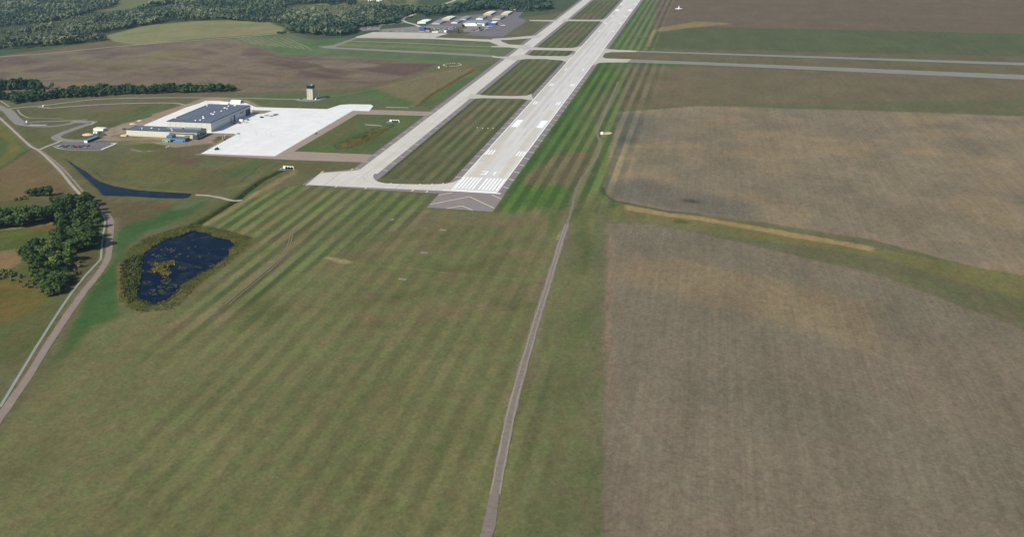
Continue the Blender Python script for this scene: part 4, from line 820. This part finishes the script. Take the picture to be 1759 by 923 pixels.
# blue annex, upper blue box and green annex
A1 = tag(empty('blue_annex', 149.5, 403.5), 'low bright blue annex with flat grey roof in front of the entrance block', 'building')
MB().box(-6.5, 6.5, -9.5, 9.5, 0, 3.7).build('wall', M['blue'], A1); MB().box(-6.3, 6.3, -9.3, 9.3, 3.7, 3.95).build('roof', M['roof'], A1)
MB().box(-6.62, -6.52, 4, 9, 1.5, 2.5).build('window', M['glass'], A1); MB().box(-6.62, -6.52, -8.5, -7, 0, 2.2).build('door', M['glass'], A1)
MB().box(-5, 5, -9.62, -9.52, 1, 2.9).build('window', M['glass'], A1)
A2 = tag(empty('blue_tower_block', 150.5, 416), 'taller blue box with a window band beside the pale green annex', 'building')
MB().box(-5, 5, -2.9, 5, 0, 6.4).build('wall', M['blue'], A2); MB().box(-4.8, 4.8, -2.7, 4.8, 6.4, 6.65).build('roof', M['roof'], A2); MB().box(-5.12, -5.02, -2.4, 4.5, 4.2, 5.2).build('window', M['glass'], A2)
A3 = tag(empty('green_annex', 142.2, 418), 'small pale green annex at the left end of the blue annexes', 'building')
MB().box(-3.2, 3.2, -5.5, 5.5, 0, 3.2).build('wall', M['green'], A3); MB().box(-3, 3, -5.3, 5.3, 3.2, 3.4).build('roof', M['grey'], A3); MB().box(-3.32, -3.22, -4.6, -2.6, 0, 2).build('door', M['glass'], A3); MB().box(-3.32, -3.22, 2.5, 4.6, .8, 1.8).build('window', M['glass'], A3)
# control tower u 444 v -345
T = tag(empty('control_tower', 446, 345.2), 'white square control tower with dark glazed cab standing alone in the grass', 'control tower')
a = 4.6
MB().box(-a, a, -a, a, 0, 16.6).build('shaft', M['toweri'], T)
MB().box(-a-.5, a+.5, -a-.5, a+.5, 16.6, 17.3).build('gallery', M['dgrey'], T)
b = MB(); pr = [(-4.3, -4.3), (4.3, -4.3), (4.3, 4.3), (-4.3, 4.3)]; p2 = [(x*1.18, y*1.18) for x, y in pr]
n = 0
for i in range(4):
    j = (i+1) % 4; b.face([(*pr[i], 17.3), (*pr[j], 17.3), (*p2[j], 20.4), (*p2[i], 20.4)])
b.build('cab', M['glass'], T)
b = MB().box(-5.4, 5.4, -5.4, 5.4, 20.4, 21.0); rf = b.build('roof', M['dgrey'], T)
MB().box(-1.5, 1.5, -3.5, -.5, 21, 22.2).build('roof_unit', M['silver'], rf); MB().cyl(2, 2, 21, 24.5, .1, .05, 6).build('antenna', M['grey'], rf)
b = MB()
for sx in (-1, 1):
    for sy in (-1, 1): b.tube((sx*5.05, sy*5.05, 17.3), (sx*5.05, sy*5.05, 18.5), .07, .07)
    b.box(sx*5.0-.05, sx*5.0+.05, -5, 5, 18.4, 18.5).box(-5, 5, sx*5.0-.05, sx*5.0+.05, 18.51, 18.6)
b.build('railing', M['dgrey'], T)
for zz in (4.0, 6.8, 9.6, 12.4):
    MB().box(-a-.08, -a-.01, 2.2, 3.3, zz, zz+1.1).build('window', M['glass'], T)
MB().box(-1.5, 1.5, -a-.08, -a-.01, 0, 2.4).build('door', M['dgrey'], T)
MB().box(-a-.06, -a-.01, -1.7, -1.3, 0, 16.5).build('wall_joint', M['grey'], T)
sp = tag(empty('fuel_tank', *W(542.5, 171.3)[:2]), 'small white round tank at the foot of the control tower', 'tank'); MB().cyl(0, 0, 0, 1.8, 1.3, 1.2, 12).cyl(0, 0, 1.8, 2.3, 1.2, .3, 12).build('body', M['white'], sp); MB().cyl(0, 0, 2.3, 2.7, .3, .3, 8).build('cap', M['grey'], sp)
# row hangars
def gable(name, label, u0, u1, v0, v1, h, wall, roof, group=None, cat='hangar', ridge=1.1, doors=True):
    cx, cy = (u0+u1)/2, -(v0+v1)/2; o = tag(empty(name, cx, cy), label, cat, group); a, c = (u1-u0)/2, (v1-v0)/2
    b = MB().box(-a, a, -c, c, 0, h)
    for s in (-1, 1):
        q = [(s*a, -c, h+.001), (s*a, c, h+.001), (s*a, 0, h+ridge)]; b.face(q if s > 0 else q[::-1])
    b.build('wall', wall, o)
    b = MB(); e = .5
    for s in (-1, 1):
        q = [(-a-e, s*(c+e), h-.05), (a+e, s*(c+e), h-.05), (a+e, 0, h+ridge+.15), (-a-e, 0, h+ridge+.15)]; b.face(q if s < 0 else q[::-1])
        q = [(x, y, z-.14) for x, y, z in q]; b.face(q[::-1] if s < 0 else q)
    b.build('roof', roof, o)
    if doors:
        k = max(2, int((u1-u0)/13)); w_ = (u1-u0)/k
        for i in range(k): MB().box(-a+i*w_+1, -a+(i+1)*w_-1, -c-.12, -c-.02, 0, h-.5).build('door', M['grey'], o)
    return o
G = 'row hangars behind the grey parking apron'
gable('row_hangar', 'white-roofed row hangar at the left end, nearest the access road', 1441, 1497, -458, -437, 3.6, M['white'], M['white'], G)
gable('row_hangar', 'cream-roofed row hangar directly behind the left front grey-roofed one', 1512, 1574, -415, -395, 3.8, M['yellowish'], M['offwhite'], G)
gable('row_hangar', 'grey-roofed front row hangar between the leftmost white one and the parked cars', 1427, 1483, -418, -398, 3.0, M['yellowish'], M['grey'], G)
gable('row_hangar', 'low narrow grey-roofed front hangar just left of the long white hangar', 1447, 1500, -376, -360, 2.8, M['offwhite'], M['grey'], G)
gable('row_hangar', 'grey-roofed middle row hangar right of the cream-roofed one', 1520, 1580, -373, -356, 3.0, M['yellowish'], M['grey'], G)
gable('row_hangar', 'grey-roofed hangar directly behind the long white hangar', 1533, 1585, -334, -317, 3.0, M['white'], M['grey'], G)
gable('row_hangar', 'cream-roofed back row hangar before the woods, left of the other back one', 1630, 1699, -336, -317, 3.8, M['yellowish'], M['offwhite'], G)
gable('row_hangar', 'grey-roofed hangar with yellow end wall at the corner of the grey parking apron', 1528, 1589, -293, -273, 3.6, M['yellowish'], M['grey'], G)
gable('row_hangar', 'cream-roofed back row hangar right of its twin, nearest the small white shed', 1634, 1699, -292, -274, 3.6, M['yellowish'], M['offwhite'], G)
gable('shed', 'small white shed by the woods at the end of the hangar rows', 1770, 1788, -291, -273, 4.2, M['white'], M['offwhite'], None, 'shed')
FB = gable('long_hangar', 'long white hangar with grey roof facing the grey parking apron', 1396, 1450, -334, -284, 6.4, M['white'], M['grey'], None, 'hangar', 1.4, False)
MB().box(-27.15, -27.02, -20, -8, 0, 5).build('door', M['grey'], FB)
BT = tag(empty('blue_building', 1430, 271), 'bright blue and white building at the right end of the long white hangar', 'building')
MB().box(-14, 14, -9, 9, 0, 5).build('wall', M['vblue'], BT); MB().box(-14.4, 14.4, -9.4, 2, 5, 5.5).build('roof', M['white'], BT); MB().box(-14.4, 14.4, 2.05, 9.4, 5, 5.6).build('roof', M['blue'], BT); MB().box(-10, 8, -9.2, -9.05, 0, 3.5).build('door', M['glass'], BT)
OB = tag(empty('office_building', 1350, 300), 'low brownish building with flat roof in front of the long white hangar', 'building')
MB().box(-9, 9, -14, 14, 0, 3.6).build('wall', mat('brown_wall', (150, 126, 120), .9, .05, .3), OB); MB().box(-9.3, 9.3, -14.3, 14.3, 3.6, 3.9).build('roof', mat('pink_roof', (168, 152, 150), .9, .05, .3), OB)
# terminal
TB = tag(empty('terminal_building', 1284, 402), 'bright blue boxy building with an orange base on the pale apron edge', 'terminal')
MB().box(-6, 6, -6.2, 6.2, 3.2, 9.4).build('wall', M['vblue'], TB); MB().box(-6.2, 6.2, -6.4, 6.4, 9.4, 10.0).build('roof', M['vblue'], TB); MB().box(-5, 6, -5.2, 5.2, 2.2, 3.2).build('recess', M['dblue'], TB); MB().box(-7, 6.5, -7, 7, 0, 2.2).build('base', M['orange'], TB)
MB().box(-2, 9, -17, -6.3, 4.4, 7.2).build('side_wing', M['dblue'], TB); MB().box(-4, 8, -17, -7.05, 0, 4.3).build('side_wing_base', M['orange'], TB)
WT = tag(empty('boarding_shelter', 1264, 367.5), 'long low white flat-roofed shelter right of the blue and orange building', 'shelter'); MB().box(-2, 2, -7, 7, 2.2, 2.7).build('roof', M['white'], WT); MB().box(-1.8, 1.8, -6.8, 6.8, 0, 2.2).build('wall', M['offwhite'], WT)
WB = tag(empty('white_block', 1274, 346), 'small square white building left of the dark grey-roofed one', 'building'); MB().box(-3, 3, -3, 3, 0, 4).build('wall', M['white'], WB); MB().box(-3.2, 3.2, -3.2, 3.2, 4, 4.3).build('roof', M['offwhite'], WB)
DB = tag(empty('dark_roofed_building', 1270, 329), 'low building with dark grey roof rising to a tall gable at its right end', 'building')
MB().box(-6, 6, -13, 13, 0, 3).build('wall', M['dgrey'], DB); b = MB().prism([(-7, -13.5), (7, -13.5), (7, 13.5), (-7, 13.5)], 3, 3.3); b.v = b.v
b.face([(-7, -13.5, 3.301), (-7, 13.5, 3.301), (0, 11, 5.4), (0, -11, 5.4)][::-1]); b.face([(7, -13.5, 3.301), (7, 13.5, 3.301), (0, 11, 5.4), (0, -11, 5.4)]); b.build('roof', M['dgrey'], DB)
MB().prism([(-4, -14), (5, -14), (5, -9), (-4, -9)], 3.31, 8.6).build('gable_tower', M['dgrey'], DB)
for q, s, l in (((637, 1), 8, 'small white farmhouse near the top edge among the far fields, left one'), ((652, 1.5), 9, 'small white farmhouse near the top edge among the far fields, right one')):
    x, y, _ = W(*q); gable('house', l, x-5, x+5, -y-s, -y+s, 4, M['white'], M['grey'], None, 'house', 2.2, False)
# site trailers and yard
def boxthing(name, label, cat, x, y, parts, group=None, rz=0):
    o = tag(empty(name, x, y, 0, rz), label, cat, group)
    for nm, b, m in parts: b.build(nm, m, o)
    return o
boxthing('site_office', 'long white site office cabin on the dirt yard left of the cream building', 'cabin', 186.5, 543, [('wall', MB().box(-4.5, 4.5, -7.5, 7.5, .3, 3), M['white']), ('roof', MB().box(-4.7, 4.7, -7.7, 7.7, 3, 3.2), M['offwhite']), ('skirt', MB().box(-4.4, 4.4, -7.4, 7.4, 0, .3), M['grey']), ('door', MB().box(-.6, .6, -7.6, -7.52, .3, 2.4), M['dgrey'])])
boxthing('storage_container', 'small white container in front of the long site office cabin', 'container', 168, 537.5, [('wall', MB().box(-2, 2, -3, 3, .1, 2.6), M['white']), ('roof', MB().box(-2.05, 2.05, -3.05, 3.05, 2.6, 2.72), M['offwhite']), ('door', MB().box(-2.08, -2.01, -1, 1, .2, 2.3), M['grey'])])
boxthing('entry_shelter', 'long blue-roofed shelter with white end wall beside the small car park', 'shelter', 129, 518.5, [('wall', MB().box(-13, 13, -2.2, 2.2, 0, 2.5), M['door']), ('end_wall', MB().box(-13.2, -13.01, -2.3, 2.3, 0, 2.8), M['white']), ('roof', MB().box(-13.2, 13.4, -2.6, 2.6, 2.81, 3.1), mat('steel_blue_roof', (118, 146, 160), .5, .05, .3))])
def heap(px, r_, h, label, m):
    x, y, _ = W(*px); V = [(x, y, h)]; n = 16; Fs = []
    for k, (rr, zz) in enumerate(((.45, .8), (.8, .35), (1.05, -.05))):
        for i in range(n): V.append((x+r_*rr*math.cos(6.283*i/n)*rnd.uniform(.85, 1.1)*.8, y+r_*rr*math.sin(6.283*i/n)*rnd.uniform(.85, 1.1), h*zz))
    for i in range(n): Fs.append([0, 1+i, 1+(i+1) % n])
    for k in range(2):
        for i in range(n): j = (i+1) % n; Fs.append([1+k*n+i, 1+(k+1)*n+i, 1+(k+1)*n+j, 1+k*n+j])
    tag(mk('dirt_heap', V, Fs, m, None, True), label, 'dirt heap')
heap((151, 231.5), 8, 2, 'pale sand heap left of the small white container', M['sand']); heap((228, 213), 5, 1.4, 'orange-tan dirt heap on the yard behind the cream building', M['sand']); heap((240, 207.5), 4, 1.2, 'smaller tan dirt heap farther up the yard by the grass', M['sand']); heap((217, 232), 3, 1.4, 'yellowish sand heap at the left corner of the cream building', M['yellowish'])
dm = tag(empty('storage_tent', 398.5, 444.5), 'white rounded storage tent behind the far edge of the huge hangar', 'tent')
b = MB(); n = 8; prf = [(6*math.cos(math.pi*i/n), 4.6*math.sin(math.pi*i/n)) for i in range(n+1)]
for i in range(n): b.face([(prf[i][0], -8, prf[i][1]), (prf[i+1][0], -8, prf[i+1][1]), (prf[i+1][0], 8, prf[i+1][1]), (prf[i][0], 8, prf[i][1])][::-1])
b.build('canopy', M['white'], dm); MB().prism([(-5.9, 7.8), (5.9, 7.8), (5.9, 8.0), (-5.9, 8.0)], 0, 1.6).build('end_wall', M['offwhite'], dm); MB().prism([(-5.9, -8.2), (5.9, -8.2), (5.9, -8.01), (-5.9, -8.01)], 0, 1.6).build('end_wall', M['offwhite'], dm)
boxthing('equipment_box', 'low cream stores block left of the white storage tent', 'building', 386, 458, [('wall', MB().box(-2.5, 2.5, -6, 6, 0, 2), M['offwhite']), ('roof', MB().box(-2.7, 2.7, -6.2, 6.2, 2, 2.3), M['white'])])
# ------------------------------------------------------------------ vehicles
def car_mesh(m, sc=1.0):
    b = MB(); b.cur = 0
    prof = [(-2.2, .35), (2.2, .35), (2.25, .75), (1.3, .95), (-2.1, 1.0), (-2.25, .7)]; k = len(prof)
    def ext(pr, w0, cur):
        b.cur = cur; n = len(b.v); kk = len(pr); b.v += [(x, -w0, z) for x, z in pr]+[(x, w0, z) for x, z in pr]
        b.f.append([n+i for i in range(kk)]); b.f.append([n+2*kk-1-i for i in range(kk)]); b.mi += [cur]*2
        for i in range(kk): j = (i+1) % kk; b.f.append([n+j, n+i, n+kk+i, n+kk+j]); b.mi.append(cur)
    ext(prof, .9, 0); ext([(-1.9, .98), (1.1, .96), (.45, 1.42), (-1.4, 1.45)], .78, 1); ext([(-1.35, 1.46), (.4, 1.43), (.4, 1.5), (-1.35, 1.52)], .76, 0)
    for x in (-1.4, 1.4):
        for y in (-.92, .7): ext([(x+.34*math.cos(6.283*i/8), .34+.34*math.sin(6.283*i/8)) for i in range(8)], 0.0, 2) if 0 else None
        b.cur = 2; b.box(x-.33, x+.33, -.95, -.72, 0, .66).box(x-.33, x+.33, .72, .95, 0, .66)
    o = MB.build(b, 'parked_car', [m, M['glass'], M['black']]); me = o.data; bpy.data.objects.remove(o); return me
paints = {'white': M['white'], 'silver': M['silver'], 'dark blue': M['dblue'], 'red': M['red'], 'dark grey': M['dgrey'], 'grey': M['grey']}
CM = {k: car_mesh(v) for k, v in paints.items()}
def car(x, y, c, label, group, rz=0):
    o = bpy.data.objects.new('parked_car', CM[c]); col.objects.link(o); o.location = (x, y, .05); o.rotation_euler = (0, 0, rz); return tag(o, label, 'car', group)
cols = ['white', 'silver', 'dark blue', 'red', 'dark grey', 'grey', 'silver', 'dark blue', 'white']
for row, u in enumerate((1290, 1307, 1324, 1341, 1358)):
    for i in range(13):
        if rnd.random() < .2: continue
        v = -392+i*4.2+(u-1290)*-.02
        c = rnd.choice(cols); car(u, -v, c, f'{c} car in the crowded car park behind the blue and orange building', f'{c} cars in the terminal car park')
for u in (1300, 1314, 1328):
    for i in range(9):
        if rnd.random() < .25: continue
        c = rnd.choice(cols); car(u, 300-i*3.6-6, c, f'{c} car parked on the lot in front of the brownish low building', f'{c} cars before the brownish building')
for i in range(9):
    x, y, _ = W(655+i*7+rnd.uniform(-2, 2), 53.4+rnd.uniform(-1.2, .4)); c = rnd.choice(cols); car(x, y, c, f'{c} vehicle in the loose line along the back edge of the pale apron', f'{c} vehicles behind the pale apron', rnd.uniform(0, 3))
for i in range(8):
    x, y, _ = W(622+i*3.6, 50.4-i*.5); c = rnd.choice(cols); car(x, y, c, f'{c} car in the small far-left lot beyond the pale apron', f'{c} cars in the far-left lot', 1.5)
for i in range(12):
    x, y, _ = W(108+i*4.4+rnd.uniform(-.6, .6), 251.5+(i % 2)*2.2); c = rnd.choice(cols); car(x, y, c, f'{c} car in the small car park left of the hangar grounds', f'{c} cars in the small left car park', rnd.uniform(1.3, 1.8))
for px, c, l in (((102.5, 251.5), 'white', 'white car nearest the track end of the small left car park'), ((180, 232.3), 'dark grey', 'dark vehicle alone on the dirt yard below the site office'), ((190.5, 234.2), 'silver', 'silver vehicle alone on the yard edge near the light pole'), ((213.5, 222.5), 'dark grey', 'dark vehicle at the top left corner of the cream building'), ((209.5, 221.8), 'silver', 'pale vehicle beside the dark one at the cream building corner'),
                 ((517.5, 170.7), 'dark grey', 'dark car parked left of the control tower'), ((543, 230), 'dark grey', 'dark vehicle on the edge of the white apron, far from the hangar'), ((288.5, 253.3), 'white', 'white vehicle on dirt right of the oval grass island'), ((385.5, 240.5), 'dark grey', 'dark vehicle on the dirt island by the apron edge'), ((409, 230.5), 'silver', 'silver vehicle near the dirt island on the white apron')):
    x, y, _ = W(*px); car(x, y, c, l, None, rnd.uniform(0, 3))
# work machines on the apron
def lift(px, label, boom=9, c='red', rz=0):
    x, y, _ = W(*px); o = tag(empty('boom_lift', x, y, .06, rz), label, 'boom lift')
    MB().box(-1.6, 1.6, -1.1, 1.1, .5, 1.5).build('chassis', M[c], o); MB().tube((0, 0, 1.6), (boom*.75, 0, 2.6), .3, .22).build('boom', M[c], o); MB().box(boom*.75, boom*.75+1.2, -.8, .8, 1.8, 3).build('basket', M['grey'], o)
    for sx in (-1, 1):
        for sy in (-1, 1): MB().box(sx*1.2-.45, sx*1.2+.45, sy*1.25-.2, sy*1.25+.2, 0, .9).build('wheel', M['black'], o)
lift((403, 212.6), 'red boom lift lying along the hangar shadow, left of the white truck', 9, 'red', 1.6); lift((412, 212.3), 'red boom lift directly below the white truck on the apron', 6, 'red', -1.2); lift((426, 206.6), 'orange-red boom lift beyond the white truck', 7, 'red', .9)
x, y, _ = W(414, 209.5); o = tag(empty('box_truck', x, y, .06, 1.4), 'white box truck on the apron beside the hangar doors', 'truck')
MB().box(-3.2, 2, -1.2, 1.2, .8, 3.6).build('cargo_box', M['white'], o); MB().box(2.05, 3.8, -1.1, 1.1, .6, 2.5).build('cab', M['white'], o); MB().box(3.81, 3.9, -.9, .9, 1.5, 2.3).build('windscreen', M['glass'], o)
for sx in (-2.2, 2.9):
    for sy in (-1, 1): MB().box(sx-.45, sx+.45, sy*1.1-.15, sy*1.1+.15, 0, .9).build('wheel', M['black'], o)
def stack(px, label, n, L_, rz, m1, m2, cat='building material', name='material_stack'):
    x, y, _ = W(*px); o = tag(empty(name, x, y, .06, rz), label, cat)
    for i in range(n): MB().box(-L_/2+rnd.uniform(-.8, .8), L_/2+rnd.uniform(-.8, .8), i*1.5-n*.75, i*1.5-n*.75+1.1, 0, rnd.uniform(.5, 1.3)).build('bundle', m1 if i % 2 else m2, o)
stack((449.5, 202), 'dark stack of material on the white apron, nearest the hangar', 3, 5, .8, M['dgrey'], M['black']); stack((458, 198.6), 'tan and dark stack of material between two others on the white apron', 4, 5, 1.2, M['dgrey'], M['yellowish']); stack((467.5, 199.3), 'wide low stack with tan boards on the white apron', 5, 5, 1.4, M['yellowish'], M['dgrey']); stack((474, 197.5), 'dark stack farthest from the hangar on the white apron', 4, 5, .9, M['dgrey'], M['dgrey'])
stack((437, 196.5), 'grey and white stack at the far door of the hangar', 3, 4, .9, M['grey'], M['white']); stack((436, 200.5), 'pale stack just outside the hangar shadow near the far door', 3, 3, .4, M['silver'], M['offwhite']); stack((424.5, 210.8), 'small pale stack right of the white truck', 2, 3, .4, M['grey'], M['silver'])
for i, (px, l) in enumerate((((370.5, 257.6), 'dark tractor at the lower left corner of the white apron, front one of three'), ((372.6, 256), 'dark tractor in the middle of the three at the lower apron corner'), ((374, 257.4), 'dark tractor rightmost of the three at the lower apron corner'))):
    x, y, _ = W(*px); o = tag(empty('tractor', x, y, .06, 1+i), l, 'tractor'); MB().box(-1.1, 1.6, -.5, .5, .7, 1.5).build('body', M['dgrey'], o); MB().box(-1.1, .2, -.6, .6, 1.51, 2.4).build('cab', M['glass'], o)
    for sx, rr in ((-.7, .8), (1.1, .45)):
        for sy in (-1, 1): MB().box(sx-rr, sx+rr, sy*.8-.15, sy*.8+.15, 0, rr*2).build('wheel', M['black'], o)
def pole(px, h, label):
    x, y, _ = W(*px); o = tag(empty('light_pole', x, y), label, 'light pole'); MB().cyl(0, 0, 0, h, .16, .09, 8).build('pole', M['dgrey'], o); MB().box(-.9, .9, -.25, .25, h, h+.25).build('lamp_head', M['grey'], o)
pole((196.8, 234), 10, 'thin dark light pole on the dirt yard left of the cream building'); pole((166, 247.5), 9, 'thin light pole in the small left car park'); pole((397.5, 224.5), 9, 'thin dark light pole standing on the apron edge in front of the hangar wall') if False else None
# small aircraft on the grey apron
def plane(px, rz, label, s=1.0):
    x, y, _ = W(*px); o = tag(empty('light_aircraft', x, y, .05, rz), label, 'aircraft', None); b = MB(); b.tube((4*s, 0, 1.2*s), (1*s, 0, 1.4*s), .25*s, .65*s, 8); b.tube((1*s, 0, 1.4*s), (-4.6*s, 0, 1.5*s), .65*s, .18*s, 8); b.build('fuselage', M['white'], o, True)
    MB().box(-.2*s, 1.5*s, -5.6*s, 5.6*s, 2.0*s, 2.15*s).build('wing', M['white'], o); MB().box(-4.8*s, -3.9*s, -1.8*s, 1.8*s, 1.5*s, 1.58*s).build('tailplane', M['white'], o); b = MB(); b.face([(-3.6*s, .03, 1.6*s), (-4.9*s, .03, 1.6*s), (-5.0*s, .03, 3*s), (-4.5*s, .03, 3*s)]); b.face([(-3.6*s, -.03, 1.6*s), (-4.5*s, -.03, 3*s), (-5.0*s, -.03, 3*s), (-4.9*s, -.03, 1.6*s)]); b.build('fin', M['white'], o)
    for q in ((2.8, 0), (.3, 1.1), (.3, -1.1)): MB().box(q[0]*s-.2, q[0]*s+.2, q[1]*s-.1, q[1]*s+.1, 0, .9*s).build('wheel', M['black'], o)
plane((838, 47.2), .2, 'white aircraft with the widest wings on the grey apron by the trees', 1.7); plane((836, 50), .3, 'white small aircraft nearest the trees on the grey apron', 1.2); plane((863, 44.6), 1.2, 'white small aircraft alone in the middle of the grey apron', 1.2); plane((858, 42), .2, 'smallest white aircraft left behind the middle one on the grey apron', .9); plane((848, 38), 2.2, 'white aircraft standing before the blue and white building', 1.3)
# aviation fittings
bx, by, _ = W(1166, 16.2); o = tag(empty('navigation_beacon', bx, by), 'white conical beacon on a low round platform in the brown field', 'beacon')
MB().cyl(0, 0, 2.2, 2.8, 9, 9, 28).build('platform', M['white'], o); MB().cyl(0, 0, 2.85, 9, 2.0, .5, 14).cyl(0, 0, 9, 10.5, .5, .1, 10).build('cone', M['white'], o); MB().cyl(0, 0, 0, 2.15, 3, 3, 12).build('base', M['offwhite'], o)
cx, cy, _ = W(777, 111.2)
for i in range(24):
    a = 6.2832*i/24
    if i % 12 in (11,): continue
    s = tag(MB().box(-.6, .6, -1.1, 1.1, 0, .4).build('circle_marker', M['offwhite'], None, False, (cx+17*math.cos(a), cy+15.5*math.sin(a), 0)), 'white block of the segmented circle in the grass left of the taxiway', 'marker', 'white blocks forming the segmented circle'); s.rotation_euler = (0, 0, a)
o = tag(empty('windsock', cx, cy), 'windsock on a thin mast in the middle of the segmented circle', 'windsock'); MB().cyl(0, 0, 0, 5, .1, .07, 8).build('mast', M['grey'], o); MB().tube((0, 0, 4.9), (1.5, -2.4, 4.5), .5, .25, 8).build('sock', M['orange'], o)
boxthing('equipment_shelter', 'small white shelter in the grass just left of the segmented circle', 'shelter', *W(754, 116.8)[:2], [('wall', MB().box(-1.3, 1.3, -1.3, 1.3, 0, 2.6), M['white']), ('roof', MB().box(-1.4, 1.4, -1.4, 1.4, 2.6, 2.8), M['offwhite'])])
boxthing('equipment_shelter', 'small white shelter on the pale pad right of the runway', 'shelter', *W(1034, 230)[:2], [('wall', MB().box(-1.3, 1.3, -1.3, 1.3, 0, 2.3), M['white']), ('roof', MB().box(-1.4, 1.4, -1.4, 1.4, 2.3, 2.5), M['offwhite'])])
for i in range(4):
    x = (288.7, 286.5, 287.7, 288.9)[i]; y = (59.5, 52.3, 45.9, 39.5)[i]
    l = ['leftmost, farthest from the runway edge', 'second from the taxiway side', 'third from the taxiway side', 'rightmost, nearest the runway edge'][i]
    o = tag(empty('runway_light_box', x, y), 'white approach slope light box, '+l, 'light box', 'row of four light boxes beside the runway'); MB().box(-.5, .5, -.5, .5, .4, 1.0).build('housing', M['white'], o); MB().box(-.4, -.3, -.4, -.3, 0, .4).box(.3, .4, .3, .4, 0, .4).build('leg', M['grey'], o)
for u, l in ((-127.3, 'nearest the paved runway end'), (-189, 'middle of the three in line with the runway'), (-251.6, 'farthest out from the runway end')):
    o = tag(empty('approach_light_bar', u, -1), 'pale approach light bar on the grass, '+l, 'approach light', 'approach light bars in line with the runway'); MB().box(-1.4, 1.4, -3.2, 3.2, -.1, .12).build('pad', M['pad'], o)
    for k in range(5):
        q = MB().box(-.12, .12, -2.5+k*1.2, -2.3+k*1.2, .13, .8).build('lamp', M['grey'], o)
x, y, _ = W(674, 377.6)
o = tag(empty('approach_light_bar', x, y), 'small faint approach light pad nearer the mown bands, off the line', 'approach light'); MB().box(-.9, .9, -1.8, 1.8, -.1, .1).build('pad', M['pad'], o); MB().box(-.12, .12, -.12, .12, .1, .7).build('lamp', M['white'], o)
# pipe culverts
def culvert(px0, px1, label):
    a = np.array(W(*px0)[:2]); c = np.array(W(*px1)[:2]); mid = (a+c)/2; wd = np.hypot(*(c-a)); o = tag(empty('culvert', mid[0], mid[1], 0, 0), label, 'culvert'); h = 2.6
    MB().box(-.4, .4, -wd/2, wd/2, -1.2, h).build('headwall', M['white'], o)
    for s in (-1, 1): MB().prism([(-4, s*(wd/2+1.8)-.3), (.4, s*wd/2-.3), (.4, s*wd/2+.3), (-4, s*(wd/2+1.8)+.3)], -1.2, .5).build('wing_wall', M['offwhite'], o)
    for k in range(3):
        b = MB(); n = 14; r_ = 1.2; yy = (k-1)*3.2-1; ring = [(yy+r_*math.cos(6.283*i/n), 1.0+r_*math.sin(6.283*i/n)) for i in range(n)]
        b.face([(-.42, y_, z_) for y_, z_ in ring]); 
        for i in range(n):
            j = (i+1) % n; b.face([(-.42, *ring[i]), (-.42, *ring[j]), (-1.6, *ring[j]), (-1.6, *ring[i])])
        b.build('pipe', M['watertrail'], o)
    MB().box(-8, -5.5, 0, wd/2+3, -.6, .06).build('splash_slab', mat('wet_slab', (112, 130, 146), .5, .1, .3), o)
culvert((669, 209), (686, 209), 'white concrete culvert with three dark pipes in the grass left of the taxiway'); culvert((486, 289.5), (505, 289.5), 'white concrete culvert with three dark pipes at the head of the ditch below the apron')
# site sign on the access track, parked van
x, y, _ = W(75, 183.2); o = tag(empty('delivery_van', x, y, .05, .2), 'white van at the fork of the perimeter road and the dirt track', 'van'); MB().box(-2.6, 2.2, -1, 1, .5, 2.3).build('body', M['white'], o); MB().box(2.21, 2.9, -.95, .95, .5, 1.5).build('bonnet', M['white'], o); MB().box(2.21, 2.3, -.85, .85, 1.52, 2.15).build('windscreen', M['glass'], o)
for sx in (-1.8, 1.8):
    for sy in (-1, 1): MB().box(sx-.35, sx+.35, sy*.95-.12, sy*.95+.12, 0, .7).build('wheel', M['black'], o)
x, y, _ = W(46, 210.5); o = tag(empty('guard_booth', x, y), 'tiny white booth at the left end of the grass median', 'booth'); MB().box(-.9, .9, -.9, .9, 0, 2.3).build('wall', M['white'], o); MB().box(-1.2, 1.2, -1.2, 1.2, 2.3, 2.5).build('roof', M['offwhite'], o)
# ------------------------------------------------------------------ air
HZ = 0.00003
if HZ:
    o = tag(MB().box(-1600, 3600, -2600, 3600, -60, 330).build('haze', None), kind='stuff')
    hm = bpy.data.materials.new('haze'); hm.use_nodes = True; t = hm.node_tree; t.nodes.remove(t.nodes['Principled BSDF']); v = t.nodes.new('ShaderNodeVolumePrincipled'); v.inputs['Density'].default_value = HZ; v.inputs['Color'].default_value = (.45, .75, 1, 1); v.inputs['Anisotropy'].default_value = .2
    t.links.new(v.outputs[0], t.nodes['Material Output'].inputs['Volume']); o.data.materials.append(hm)
    for s_ in (1,): pass
